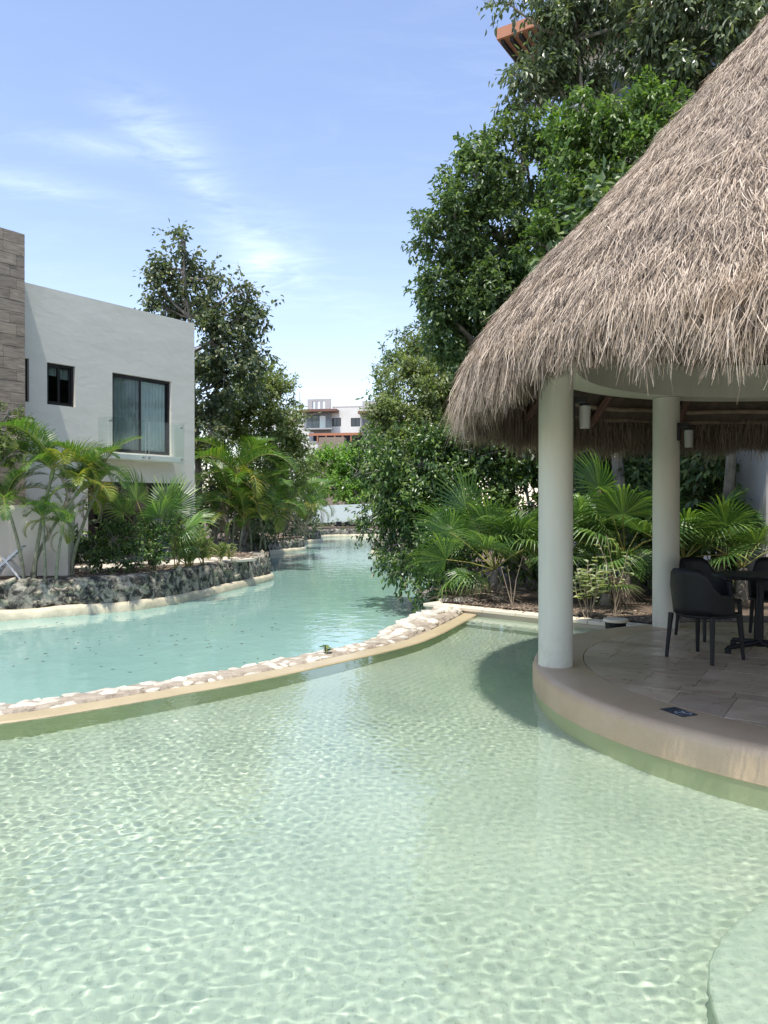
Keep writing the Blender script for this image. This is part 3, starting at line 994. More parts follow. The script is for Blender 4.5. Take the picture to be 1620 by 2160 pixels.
# ================================================================== HUT ISLAND
plat = thing('bar_island', 'round cement island with rounded rim and stone floor under the thatched hut', 'platform', (HC[0], HC[1], 0))
PR = 2.93; PZ = .23
pr = [(0.0, -.46), (PR - .03, -.46), (PR - .03, -.012), (PR, -.01), (PR, PZ - .07), (PR - .012, PZ - .03), (PR - .04, PZ - .006), (PR - .08, PZ), (2.46, PZ), (2.455, PZ - .02), (0.0, PZ - .02)]
g = MB(); g.lathe(pr[1:-1], 160); g.add([(2.455 * math.cos(2 * PI * k / 96), 2.455 * math.sin(2 * PI * k / 96), PZ - .02) for k in range(96)], [tuple(range(96))])
o = g.build('rim_ring', M['island'], plat, True); o.cycles.is_caustics_receiver = True


g = MB(); g.lathe([(PR - .025, -.46), (PR - .025, -.015)], 160)
o = g.build('underwater_face', M['poolwall'], plat, True); o.cycles.is_caustics_receiver = True


def clip_circle(poly, r, n=72):
    for k in range(n):
        a = 2 * PI * (k + .5) / n; nx_, ny_ = math.cos(a), math.sin(a); out = []
        for i in range(len(poly)):
            p, q = poly[i - 1], poly[i]
            dp = r - (p[0] * nx_ + p[1] * ny_); dq = r - (q[0] * nx_ + q[1] * ny_)
            if dp >= 0: out.append(p)
            if (dp >= 0) != (dq >= 0):
                t = dp / (dp - dq); out.append((p[0] + (q[0] - p[0]) * t, p[1] + (q[1] - p[1]) * t))
        poly = out
        if len(poly) < 3: return []
    return poly


tr_ = random.Random(9); ca, sa = math.cos(R(-33)), math.sin(R(-33))
y = -2.5
while y < 2.5:
    hrow = tr_.choice((.40, .61, .40, .2)); x = -2.6 - tr_.random() * .3
    while x < 2.5:
        w_ = tr_.choice((.40, .61, .61, .81)); j = .0025
        rect = [(x + j, y + j), (x + w_ - j, y + j), (x + w_ - j, y + hrow - j), (x + j, y + hrow - j)]
        rect = [(a * ca - b_ * sa, a * sa + b_ * ca) for a, b_ in rect]
        pl = clip_circle(rect, 2.45)
        if len(pl) >= 3:
            A = .5 * abs(sum(pl[i - 1][0] * pl[i][1] - pl[i][0] * pl[i - 1][1] for i in range(len(pl))))
            if A > .004:
                g = MB(); g.prism(pl, PZ - .019, PZ - .001 + tr_.uniform(0, .0015), bottom=False); g.build('tile', M['trav'], plat)
        x += w_
    y += hrow

hut = thing('thatched_hut', 'round open hut with white columns and a shaggy palm thatch roof', 'hut', (HC[0], HC[1], 0))
COLS = [174.2, 108.7, 46, -14, -74, 236]
for k, a in enumerate(COLS):
    rr_ = 2.735 if k == 0 else 2.69
    x, y = rr_ * math.cos(R(a)), rr_ * math.sin(R(a))
    g = MB(); g.lathe([(.156, PZ - .001), (.156, 3.005)], 48, (x, y)); g.build('column', M['paint'], hut, True)
g = MB(); g.lathe([(2.52, 3.01), (2.86, 3.01), (2.86, 3.40), (2.52, 3.40)], 96, closed=True); g.build('ring_beam', M['paint'], hut, True)
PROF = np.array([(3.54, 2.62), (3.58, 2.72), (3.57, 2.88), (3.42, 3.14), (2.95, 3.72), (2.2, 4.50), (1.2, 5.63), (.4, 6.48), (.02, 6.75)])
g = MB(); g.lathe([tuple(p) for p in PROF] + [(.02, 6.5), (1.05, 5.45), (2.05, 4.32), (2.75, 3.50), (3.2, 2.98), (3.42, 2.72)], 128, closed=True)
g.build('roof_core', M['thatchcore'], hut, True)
for k in range(16):
    a = R(k * 22.5 + 8); c_, s_ = math.cos(a), math.sin(a)
    g = MB(); g.tube([(3.42 * c_, 3.42 * s_, 2.62), (2.6 * c_, 2.6 * s_, 3.52), (.2 * c_, .2 * s_, 6.2)], .05, 8); g.build('rafter', M['pole'], hut, True)
for r_, z_, q in ((3.36, 2.80, .026), (3.20, 2.92, .028), (3.05, 3.10, .026), (2.7, 3.56, .025), (2.3, 4.0, .025), (1.9, 4.46, .025)):
    pts = [(r_ * math.cos(R(t)) * (1 + .006 * math.sin(t * .7)), r_ * math.sin(R(t)) * (1 + .006 * math.sin(t * .7)), z_ + .012 * math.sin(t * .31)) for t in range(0, 361, 6)]
    g = MB(); g.tube(pts, q, 7, cap=False); g.build('purlin', M['bamboo'], hut, True)


# ---- thatch strands
def strands(th, s_z, length, width, out, down, jit, curl, r_off, lift=0.0, seed=0):
    """Ribbons laid on the roof: azimuth th, height s_z on the profile, all arrays of length n."""
    q = np.random.default_rng(seed); n = len(th)
    pz = PROF[::1, 1]; prr = PROF[::1, 0]
    r = np.interp(s_z, pz, prr)
    r2 = np.interp(s_z + .05, pz, prr)
    # down-slope tangent in (r, z)
    tr_, tz = r - r2, np.full(n, -.05); ln_ = np.hypot(tr_, tz); tr_ /= ln_; tz /= ln_
    # matted clumps: neighbours lean the same way, and stand proud or sunken together, in rough courses
    fl = np.sin(th * 19 + 2.2 * np.sin(s_z * 4.1 + th * 3)) * .5 + np.sin(th * 43 + 3 * np.sin(s_z * 7.3)) * .35 + np.sin(th * 7 + s_z * 5.5) * .3
    hb = np.sin(th * 31 + 2.5 * np.sin(s_z * 5.7 + 1)) * np.sin(s_z * 9 + 2 * np.sin(th * 13)) * .022 + np.sin(th * 11 + s_z * 3) * .015
    hb = hb + (((3.9 + .12 * np.sin(th * 9) - s_z) / .52) % 1.0) * .035
    r_off = r_off + hb * np.clip((s_z - 2.6) * 2, 0, 1)
    er = np.stack([np.cos(th), np.sin(th), 0 * th], 1); et = np.stack([-np.sin(th), np.cos(th), 0 * th], 1); ez = np.array([0, 0, 1.])
    p = er * (r + r_off)[:, None] + ez * (s_z)[:, None]
    d = er * tr_[:, None] + ez * tz[:, None]
    nrm = er * (-tz)[:, None] + ez * tr_[:, None]
    d = d * (1 - down)[:, None] + np.array([0, 0, -1.]) * down[:, None] + et * (q.normal(0, 1, n) * jit + fl * .22)[:, None] + nrm * lift
    d /= np.linalg.norm(d, axis=1)[:, None]
    side = np.cross(d, nrm); side += nrm * q.normal(0, .5, n)[:, None]; side /= np.linalg.norm(side, axis=1)[:, None]
    pts = [p]
    dd = d.copy()
    for k in range(2):
        dd = dd + et * (q.normal(0, 1, n) * curl)[:, None] + nrm * (q.normal(0, .6, n) * curl)[:, None] + np.array([0, 0, -1.]) * .14
        dd /= np.linalg.norm(dd, axis=1)[:, None]
        pts.append(pts[-1] + dd * (length * .5)[:, None])
    w = width[:, None]
    V = np.stack([pts[0] - side * w * .5, pts[0] + side * w * .5, pts[1] - side * w * .45, pts[1] + side * w * .45, pts[2] - side * w * .15, pts[2] + side * w * .15], 1).reshape(-1, 3)
    I = (np.arange(n) * 6)[:, None]
    F = np.concatenate([I + [0, 1, 3, 2], I + [2, 3, 5, 4]], 1).reshape(-1, 4)
    return V, F


def th_sample(n, q):
    """Azimuths, denser on the side open to the pool."""
    a = q.uniform(R(95), R(325), int(n * .84)); b = q.uniform(R(-35), R(95), n - int(n * .84))
    return np.concatenate([a, b])


q = np.random.default_rng(21)
n = 165000
th = th_sample(n, q)
u = q.random(n)
rad_ = np.sqrt(.02 + .98 * u) * 3.60                       # even cover of the cone
s_z = np.interp(-rad_, -PROF[2:, 0][:: 1], PROF[2:, 1]) if False else np.interp(rad_, PROF[2:, 0][::-1], PROF[2:, 1][::-1])
s_z = np.maximum(s_z, 2.75)
Vs, Fs = strands(th, s_z, q.uniform(.06, .23, n), q.uniform(.0022, .0056, n), None, np.full(n, .06), q.uniform(.08, .50, n), .22, q.uniform(-.01, .05, n), .05, seed=1)
o = link('thatch_cover', mesh_np('thatch_cover', Vs, Fs, M['thatch']), hut); o['kind'] = 'stuff'
n = 30000
th = th_sample(n, q)
raise_ = .05 * np.clip(np.cos(th - R(255)) * 1.6, 0, 1) + .22 * np.exp(-((th - R(209)) / R(7)) ** 2)
clump = .5 + .5 * np.sin(th * 41 + 2 * np.sin(th * 9)) * np.sin(th * 17 + 1)
s_z = q.uniform(2.64, 3.02, n)
L_ = np.clip(s_z - 2.46 - raise_ + .26 * (clump - .5) + q.normal(0, .08, n), .10, 1.1)
Vs, Fs = strands(th, s_z, L_, q.uniform(.0035, .0078, n), None, q.uniform(.5, .9, n), q.uniform(.04, .17, n), .22, q.uniform(-.02, .05, n), .05, seed=2)
o = link('thatch_fringe', mesh_np('thatch_fringe', Vs, Fs, M['thatch']), hut); o['kind'] = 'stuff'
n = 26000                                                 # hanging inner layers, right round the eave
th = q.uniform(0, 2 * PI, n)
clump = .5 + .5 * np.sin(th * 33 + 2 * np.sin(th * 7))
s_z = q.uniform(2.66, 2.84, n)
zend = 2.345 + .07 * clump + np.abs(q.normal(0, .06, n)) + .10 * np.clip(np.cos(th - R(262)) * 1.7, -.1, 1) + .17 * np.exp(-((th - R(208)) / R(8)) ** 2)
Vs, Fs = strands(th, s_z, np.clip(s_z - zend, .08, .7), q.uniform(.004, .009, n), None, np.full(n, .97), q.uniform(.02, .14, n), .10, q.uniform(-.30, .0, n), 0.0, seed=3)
o = link('eave_fringe', mesh_np('eave_fringe', Vs, Fs, M['thatchshade']), hut); o['kind'] = 'stuff'


# ---- lamps on the columns
def wall_lamp(x, y, z, a, label):
    t = thing('wall_lamp', label, 'wall lamp', (x, y, z), a, 'lamps on the hut columns')
    g = MB(); g.box(-.012, .02, -.05, .05, -.12, .09); g.build('back_plate', M['black'], t, bevel=.006)
    g = MB(); g.box(.015, .125, -.045, .045, .02, .085); g.build('arm', M['black'], t, bevel=.01)
    g = MB(); g.lathe([(0.0, .018), (.05, .018), (.05, .0), (0.0, .0)], 24, (.11, 0)); g.build('cap', M['black'], t, True)
    g = MB(); g.lathe([(.052, -.001), (.052, -.05), (.047, -.2), (.042, -.205), (0.0, -.205)], 28, (.11, 0)); g.build('glass_shade', M['frost'], t, True)


wall_lamp(1.579 + .158, 6.977 + .02, 2.61, R(-8), 'black lamp with frosted glass on the front column under the thatch')
wall_lamp(3.438 + .11, 9.248 - .117, 2.60, R(-30), 'black lamp with frosted glass on the rear column, farther from the camera')

# ---- no-diving sticker
sg = thing('floor_sign', 'small dark rectangular sign with a crossed circle on the island rim', 'sign', (2.083, 5.357, PZ + .002), math.atan2(-.19, .08))
g = MB(); g.box(-.11, .11, -.07, .07, 0, .003); g.build('plate', M['signblue'], sg)
g = MB(); g.lathe([(.052, .0042), (.058, .0042)], 36, (.045, 0)); d = Vector((.7, .7, 0))
g.obox((.045, 0, .0042), d * .052, Vector((-.7, .7, 0)) * .003, (0, 0, .0004))
g.obox((.03, .015, .0048), Vector((.03, -.01, 0)), Vector((.002, .005, 0)), (0, 0, .0004))
g.build('symbol', M['signline'], sg)


# ---- furniture
def chair(x, y, a, label):
    t = thing('plastic_armchair', label, 'chair', (x, y, PZ), a, 'black armchairs on the island')
    # faces local +x; seat shell
    vs = []; fs = []; nu, nv = 14, 7
    for i in range(nu + 1):                    # curved back wrapping into arms
        f = (i / nu) * 2 - 1; ang_ = f * R(98)
        e_ = max(0, min(1, (abs(f) - .34) / .34)); top = .88 - .22 * e_ * e_ * (3 - 2 * e_) - .03 * abs(f)
        rx, ry = .27, .265
        for j in range(nv + 1):
            v_ = j / nv; z = .44 + (top - .44) * v_
            lean = .07 * v_
            cxx = -rx * math.cos(ang_) * (1 + lean) + .0; cyy = ry * math.sin(ang_) * (1 + lean * .4)
            if abs(ang_) > R(90): cxx += .02
            vs.append((cxx - .03 * v_, cyy, z))
    for i in range(nu):
        for j in range(nv):
            a_ = i * (nv + 1) + j; fs.append((a_, a_ + nv + 1, a_ + nv + 2, a_ + 1))
    o = from_vf('backrest', vs, fs, M['blackp'], t, True)
    md = o.modifiers.new('solid', 'SOLIDIFY'); md.thickness = .016
    g = MB(); pl = [(.27 * -math.cos(R(a2)), .262 * math.sin(R(a2))) for a2 in range(-90, 91, 15)] + [(.24, .24), (.27, .2), (.27, -.2), (.24, -.24)]
    g.prism(pl[::-1], .41, .445); g.build('seat', M['blackp'], t, bevel=.012)
    for sx, sy in ((-1, -1), (-1, 1), (1, -1), (1, 1)):
        g = MB(); g.tube([(.21 * sx, .22 * sy, .43), (.245 * sx, .245 * sy, .0)], [.026, .017], 8); g.build('leg', M['blackp'], t, True)
    return t


chair(3.08, 7.28, math.atan2(.33, .51), 'black plastic armchair with its back to the pool, nearest the front column')
chair(3.62, 8.45, R(-75), 'black plastic armchair behind the table, next to the rear column')
chair(4.38, 8.45, R(-110), 'black plastic armchair behind the table at the right edge')
tb = thing('round_table', 'dark round pedestal table on a cross base in the shade of the hut', 'table', (3.78, 7.62, PZ), R(15))
g = MB(); g.lathe([(0.0, .745), (.44, .745), (.45, .76), (.44, .775), (0.0, .775)], 48); g.build('tabletop', M['blackp'], tb, True)
g = MB(); g.tube([(0, 0, .05), (0, 0, .745)], .035, 12); g.build('pedestal', M['blackp'], tb, True)
for k in range(4):
    a = PI / 2 * k; d = Vector((math.cos(a), math.sin(a), 0))
    f = MB(); f.tube([d * .03 + Vector((0, 0, .09)), d * .38 + Vector((0, 0, .055))], [.03, .022], 8)
    ft = f.build('foot', M['blackp'], tb, True)
    f = MB(); f.lathe([(0.0, 0), (.03, 0), (.03, .05), (0.0, .05)], 12, (d.x * .38, d.y * .38)); f.build('glide', M['blackp'], ft, True)

# small wall at the far right behind the hut
nb = thing('plastered_wall', 'pale plastered wall corner behind the hut at the right edge', 'wall')
g = MB(); g.box(6.35, 9.5, 13.4, 13.7, .08, 4.6); g.build('wall_face', M['midgrey'], nb)
g = MB(); g.box(6.35, 6.65, 12.6, 13.398, .08, 4.6); g.build('wall_return', M['midgrey'], nb)

# skimmer cap
sk = thing('skimmer_pot', 'black plastic pot with a cream lid and white pipe behind the island', 'planter pot', (2.98, 9.75, .06))
g = MB(); g.lathe([(0.0, 0), (.12, 0), (.135, .15), (0.0, .15)], 24); g.build('pot', M['blackp'], sk, True)
g = MB(); g.lathe([(0.0, .15), (.155, .15), (.16, .165), (.15, .185), (0.0, .19)], 28); g.build('lid', M['coping'], sk, True)
g = MB(); g.tube([(.13, -.02, .06), (.2, -.04, .07), (.25, -.03, .04), (.28, .04, .01)], .024, 8); g.build('pipe', M['whiteplastic'], sk, True)


# ================================================================== VEGETATION
def unit(v): return v / np.maximum(np.linalg.norm(v, axis=-1, keepdims=True), 1e-9)


def leaf_arrays(C, D, N, L, W, detail):
    D = unit(D); S_ = unit(np.cross(D, N)); N = np.cross(S_, D)
    L = L[:, None]; W = W[:, None]; n = len(C)
    if detail:
        V = np.stack([C, C + D * L * .28 + S_ * W * .48 + N * W * .2, C + D * L * .66 + S_ * W * .42 + N * W * .12, C + D * L - N * L * .12,
                      C + D * L * .66 - S_ * W * .42 + N * W * .12, C + D * L * .28 - S_ * W * .48 + N * W * .2], 1)
        I = (np.arange(n) * 6)[:, None]
        F = np.concatenate([I + [0, 1, 2, 3], I + [0, 3, 4, 5]], 1).reshape(-1, 4)
    else:
        V = np.stack([C, C + D * L * .45 + S_ * W * .5 + N * W * .15, C + D * L - N * L * .08, C + D * L * .45 - S_ * W * .5 - N * W * .05], 1)
        I = (np.arange(n) * 4)[:, None]
        F = I + [0, 1, 2, 3]
    return V.reshape(-1, 3), F


def crown_leaves(q, blobs, dens, leaf_l, leaf_w, per=16, twig=.45, droop=.5, shell=.42, detail=True):
    """blobs: (centre xyz, radii xyz). Twigs all through each blob, thicker towards its skin, leaves along each twig."""
    VV = []; FF = []; off = 0; tips = []
    for c, r in blobs:
        c = np.array(c); r = np.array(r)
        area = PI * r[0] * r[2]
        nc = max(4, int(area * dens / per))
        d = unit(q.normal(0, 1, (nc, 3))); rad = q.random(nc) ** shell
        # lumpy outline: sub-clumps pull the twigs together
        k = max(5, int(nc / 14)); sub = unit(q.normal(0, 1, (k, 3))) * (q.random((k, 1)) ** .33) * 1.02
        P = d * rad[:, None]
        near = np.argmin(((P[:, None] - sub[None]) ** 2).sum(-1), 1)
        P = P * .48 + sub[near] * .52 + q.normal(0, .05, (nc, 3))
        outd = unit(P + np.array([0, 0, .25]))
        Pw = c + P * r
        td = unit(outd + q.normal(0, .55, (nc, 3)) + np.array([0, 0, .1 - droop * .3]))
        tl = twig * q.uniform(.6, 1.3, nc)
        t = q.random((nc, per))
        base = Pw[:, None] + td[:, None] * (t * tl[:, None])[:, :, None] + np.array([0, 0, -1.]) * (droop * .35 * (t * tl[:, None]) ** 2 / twig)[:, :, None]
        base = base + q.normal(0, leaf_l * .35, base.shape)
        D = unit(td[:, None] * .7 + q.normal(0, .62, base.shape) + np.array([0, 0, -droop]))
        N = unit(q.normal(0, .45, base.shape) + np.array([0, -.15, 1.]) + outd[:, None] * .35)
        n = nc * per
        L = leaf_l * q.uniform(.45, 1.3, n); W = leaf_w * q.uniform(.7, 1.2, n)
        V, F = leaf_arrays(base.reshape(-1, 3), D.reshape(-1, 3), N.reshape(-1, 3), L, W, detail)
        VV.append(V); FF.append(F + off); off += len(V)
        tips.append((Pw, td, tl))
    return np.vstack(VV), np.vstack(FF), tips


def tree(name, cat, label, base, blobs, leaf, dens, ll, lw, mat, per=16, twig=.45, droop=.5, trunk_r=.16, detail=True, seed=0, limbs=6, stems=1, shell=.42, bark='bark', group=None, top=None, crown='crown', lean=0):
    q = np.random.default_rng(seed); rr = random.Random(seed)
    base = Vector(base)
    t = thing(name, label, cat, base, 0, group)
    B = [((Vector(c) - base), r) for c, r in blobs]
    V, F, tips = crown_leaves(q, [(tuple(c), r) for c, r in B], dens, ll, lw, per, twig, droop, shell, detail)
    link(crown, mesh_np(crown, V, F, mat), t)
    g = MB()
    hi = max(B, key=lambda b: b[0].z + b[1][2])
    topz = hi[0].z + hi[1][2] * .3
    cen = sum((c for c, r in B), Vector()) / len(B)
    spine = []
    for i in range(9):
        f = i / 8
        spine.append(Vector((cen.x * min(1, f * 1.6) * (1 - f) + hi[0].x * f + rr.uniform(-.12, .12) * f, cen.y * min(1, f * 1.6) * (1 - f) + hi[0].y * f + rr.uniform(-.12, .12) * f, topz * f)))
    g.tube(spine, [trunk_r * (1 - .8 * i / 8) for i in range(9)], 8)
    for s in range(stems - 1):
        c, r = rr.choice(B)
        b0 = Vector((rr.uniform(-.4, .4), rr.uniform(-.3, .3), 0))
        g.tube([b0, b0.lerp(c, .4) + Vector((rr.uniform(-.15, .15), 0, .1)), c], [trunk_r * .6, trunk_r * .45, trunk_r * .2], 6)
    tr = g.build('trunk', M[bark], t, True)
    g = MB()
    for (c, r), (Pw, td, tl) in zip(B, tips):
        sp = min(spine[1:], key=lambda p: (p - c).length + (1.2 if p.z > c.z else 0) + abs(c.z - p.z - .5) * .3)
        mid = sp.lerp(c, .5) + Vector((rr.uniform(-.15, .15), rr.uniform(-.15, .15), -.08 * (sp - c).length))
        g.tube([sp, mid, c], [trunk_r * .42, trunk_r * .3, trunk_r * .16], 5, cap=False)
        m_ = min(len(Pw), limbs)
        for k in q.choice(len(Pw), m_, replace=False):
            e = Vector(Pw[k]); m2 = c.lerp(e, .5) + Vector((rr.uniform(-.1, .1),) * 3)
            e2 = e + Vector(td[k]) * float(tl[k])
            g.tube([c, m2, e, e2], [trunk_r * .13 + .006, trunk_r * .10 + .004, .008, .004], 4, cap=False)
    g.build('limbs', M[bark], t, True)
    return t


def pb(px, py, Y, r, ry=None, dy=None, dep=None):
    """Leaf mass: centre seen at (px, py) from Y metres, radius r pixels (ry vertically)."""
    k = Y / 1600
    return (at(px, py, Y), (r * k, (dep if dep else (r * k) * .9), (ry or r) * k))


# --- right: tall trees
tree('broadleaf_tree', 'tree', 'tall dark broadleaf tree right of the sky, its crown bulging over the canal', (3.0, 17.3, .1),
     [pb(1010, 385, 17, 72), pb(965, 480, 17, 76), pb(1060, 500, 17.5, 110), pb(945, 600, 17, 62), pb(1040, 640, 17, 95), pb(955, 690, 17.3, 62), pb(1000, 330, 17.2, 42, 30), pb(1110, 350, 17.6, 95), pb(1120, 620, 17.6, 110), pb(1000, 760, 17.5, 60), pb(920, 640, 16.8, 36), pb(900, 490, 16.8, 26)],
     None, 1600, .13, .066, G1, per=15, twig=.42, droop=.55, trunk_r=.2, seed=1, limbs=8)
tree('broadleaf_tree', 'tree', 'bright green dense tree leaning over the thatched roof', (4.6, 13.9, .1),
     [pb(1290, 255, 13.4, 85, 70), pb(1370, 235, 13.2, 66, 52), pb(1220, 320, 13.5, 80), pb(1330, 330, 13.2, 90), pb(1400, 290, 13, 46), pb(1180, 275, 13.6, 48, 40), pb(1185, 450, 13.4, 52), pb(1260, 430, 13.4, 95), pb(1150, 520, 13.3, 40), pb(1200, 540, 13.5, 60)],
     None, 1500, .115, .052, G2, per=16, twig=.32, droop=.6, trunk_r=.13, seed=2, limbs=6)
tree('broadleaf_tree', 'tree', 'tall grey green tree at the top right in front of the apartment block', (6.2, 16.6, .1),
     [pb(1072, 12, 17.5, 16), pb(1178, 70, 17.6, 48, 50), pb(1165, 165, 17.8, 60), pb(1215, 60, 17.5, 62), pb(1115, 215, 17.8, 42, 30), pb(1240, 180, 17.8, 55), pb(1400, 60, 16.5, 90), pb(1490, 150, 16, 95), pb(1420, 190, 16.5, 70, 50), pb(1570, 50, 15.5, 80), pb(1480, -30, 16, 110), pb(1340, -50, 17, 60), pb(1200, -40, 17.5, 80), pb(1600, 160, 15.5, 50), pb(1360, 130, 16.8, 50), pb(1270, 270, 17.8, 50, 35), pb(1095, 165, 17.6, 26)],
     None, 1050, .19, .068, G3, per=15, twig=.5, droop=.95, trunk_r=.11, seed=3, limbs=9)
tree('broadleaf_tree', 'tree', 'loose olive green tree on the right bank behind the hanging shrub', (1.9, 27.5, .1),
     [pb(850, 800, 27, 48), pb(895, 850, 27, 80), pb(835, 880, 26.5, 55), pb(930, 800, 27, 60), pb(880, 950, 26.5, 80), pb(808, 930, 26, 32), pb(960, 890, 27, 80), pb(905, 745, 27.5, 40), pb(1000, 830, 28, 80), pb(840, 1010, 26, 60)],
     None, 1250, .15, .07, G4b, per=18, twig=.6, droop=.45, trunk_r=.13, detail=False, seed=4, limbs=6)
tree('broadleaf_tree', 'tree', 'dark thin tree rising behind the olive green tree on the right bank', (.9, 31, .1),
     [pb(835, 765, 31, 34), pb(805, 820, 31, 22), pb(870, 735, 31, 34), pb(910, 700, 31, 30), pb(820, 860, 31, 26)],
     None, 480, .2, .1, G1, per=14, twig=.6, droop=.4, trunk_r=.12, detail=False, seed=5, limbs=6)
# --- right: the overhanging shrub
tree('overhanging_shrub', 'shrub', 'large glossy dark green shrub hanging over the right side of the canal', (2.0, 15.6, .08),
     [pb(880, 985, 16, 85), pb(835, 1060, 16, 62), pb(960, 960, 16.2, 80), pb(815, 990, 16.4, 48), pb(790, 1085, 16, 28), pb(850, 1140, 15.6, 46), pb(872, 1195, 14.8, 34), pb(905, 1215, 14.1, 36), pb(940, 1230, 13.6, 30), pb(920, 1100, 15.4, 80), pb(930, 1170, 14.4, 56), pb(785, 940, 16.6, 34, 26), pb(1030, 940, 16.4, 75), pb(1010, 1040, 16, 90), pb(825, 1160, 15.6, 22, 26), pb(848, 1195, 15, 20, 24), pb(900, 1250, 13.5, 16), pb(770, 1115, 16.2, 14), pb(1100, 960, 16.4, 60), pb(755, 1000, 16.8, 14, 10)],
     None, 1650, .115, .052, G5, per=15, twig=.4, droop=.75, trunk_r=.09, seed=6, limbs=8, stems=5)
# --- right: understorey behind the hut
for k, (bx, by, bl, mt, lab) in enumerate((
        (3.6, 16.0, [pb(1130, 850, 15.5, 110), pb(1080, 950, 15.5, 90), pb(1180, 960, 15, 90), pb(1120, 1060, 15, 90)], G5, 'shaded leafy shrub filling the gap left of the front column'),
        (5.2, 15.0, [pb(1230, 980, 14.4, 70), pb(1300, 930, 14.5, 120), pb(1380, 1010, 14.5, 110), pb(1280, 1080, 14.3, 100), pb(1400, 1130, 14.2, 80)], G1, 'dark shrub behind the hut between the two columns'),
        (7.0, 14.9, [pb(1500, 940, 14, 110), pb(1480, 1060, 14, 110), pb(1560, 1100, 14.4, 80), pb(1590, 960, 14.6, 90)], G1, 'dark shrub behind the hut right of the rear column'),
        (3.0, 14.6, [pb(1080, 1130, 14.6, 75), pb(1160, 1140, 14.6, 85), pb(1230, 1150, 14.4, 85), pb(1010, 1140, 14.6, 50)], G5, 'low dark undergrowth bush behind the big fan palms'),
        (5.3, 14.2, [pb(1310, 1150, 14.2, 90), pb(1390, 1160, 14.2, 90), pb(1470, 1150, 14.0, 90), pb(1480, 1180, 13.9, 60), pb(1440, 1090, 14.1, 70), pb(1340, 1050, 14.4, 90)], G1, 'low dark undergrowth bush filling the space between the columns'),
        (7.4, 14.3, [pb(1540, 1150, 14.0, 90), pb(1600, 1130, 14.0, 90), pb(1660, 1000, 14.0, 150), pb(1560, 1020, 14.2, 100)], G1, 'low dark undergrowth bush behind the table at the right'),
        (5.6, 17.0, [pb(1300, 850, 17, 150), pb(1450, 900, 17, 150), pb(1400, 1000, 16.8, 140), pb(1250, 1000, 16.8, 120)], G1, 'tall dark hedge tree deep behind the rear column'),
        (-7.6, 33.0, [pb(430, 1090, 33, 50), pb(490, 1100, 33, 48), pb(550, 1100, 33, 44), pb(590, 1105, 34, 34, 30), pb(470, 1020, 33, 46), pb(540, 1040, 33.4, 40), pb(420, 960, 33, 50)], G7, 'dark hedge behind the areca palms on the left bank'),
        (-6.6, 43.0, [pb(580, 1092, 43, 38), pb(620, 1095, 43, 34), pb(650, 1098, 44, 26), pb(590, 1050, 43, 36)], G7, 'dark hedge behind the distant areca palms'),
        (-3.0, 56.0, [pb(668, 1105, 56.2, 26, 8), pb(705, 1106, 56.6, 26, 7), pb(745, 1106, 56.6, 26, 7), pb(785, 1105, 56.6, 30, 8), pb(650, 1095, 60, 24), pb(700, 1100, 62, 30, 14), pb(750, 1100, 62, 36, 14), pb(800, 1100, 62, 40, 16)], G7, 'dark undergrowth seen below the bridge'),
        (-7.2, 17.2, [pb(180, 1140, 16.9, 40), pb(225, 1170, 16.9, 40, 30), pb(150, 1100, 17, 30, 40), pb(130, 1170, 16.8, 22, 30)], G5, 'loose dark shrub between the cream pillar and the rounded bush'),
        (4.2, 19.0, [pb(1060, 700, 19, 130), pb(1180, 700, 18.5, 150), pb(1080, 820, 18.5, 120), pb(1230, 860, 18, 120)], G1, 'dark tree deep behind the thatched roof'))):
    tree('garden_shrub', 'shrub', lab, (bx, by, .08), bl, None, 420, .17, .08, mt, per=14, twig=.45, droop=.6, trunk_r=.08, detail=False, seed=30 + k, limbs=5, stems=3)

tree('broadleaf_tree', 'tree', 'added shade tree hidden close behind the thatched roof', (6.0, 13.8, .08),
     [((5.0, 12.4, 6.2), (1.9, 1.3, 1.0)), ((7.2, 12.2, 6.0), (1.9, 1.4, 1.1)), ((9.2, 11.5, 5.6), (1.8, 1.8, 1.3)), ((3.9, 13.2, 6.2), (1.2, 1.0, .9)), ((6.4, 13.4, 4.8), (1.6, .9, .9)), ((8.2, 13.2, 4.6), (1.5, 1.2, 1.0))],
     None, 780, .2, .12, G1, per=14, twig=.5, droop=.5, trunk_r=.12, detail=False, seed=61, limbs=5)  # added behind the roof to shade the fan palms and soil
for k, (x_, y_, lab) in enumerate(((10.2, 8.5, 'unseen leafy tree added right of the hut to darken it'), (9.6, 4.4, 'unseen leafy tree added right of the pool to darken the hut'), (10.8, 11.8, 'unseen leafy tree added at the back right to darken the hut'))):
    tree('broadleaf_tree', 'tree', lab, (x_, y_, .1), [((x_, y_, 1.2), (1.5, 2.1, 1.3)), ((x_, y_ + .4, 3.0), (1.7, 2.2, 1.3)), ((x_ + .5, y_, 5.0), (2.0, 2.4, 1.5)), ((x_ + .2, y_ - .5, 7.0), (1.8, 2.2, 1.4))],
         None, 330, .22, .12, G1, per=14, twig=.5, droop=.5, trunk_r=.14, seed=70 + k, limbs=4)  # out-of-view trees added to cut the light reaching the hut interior

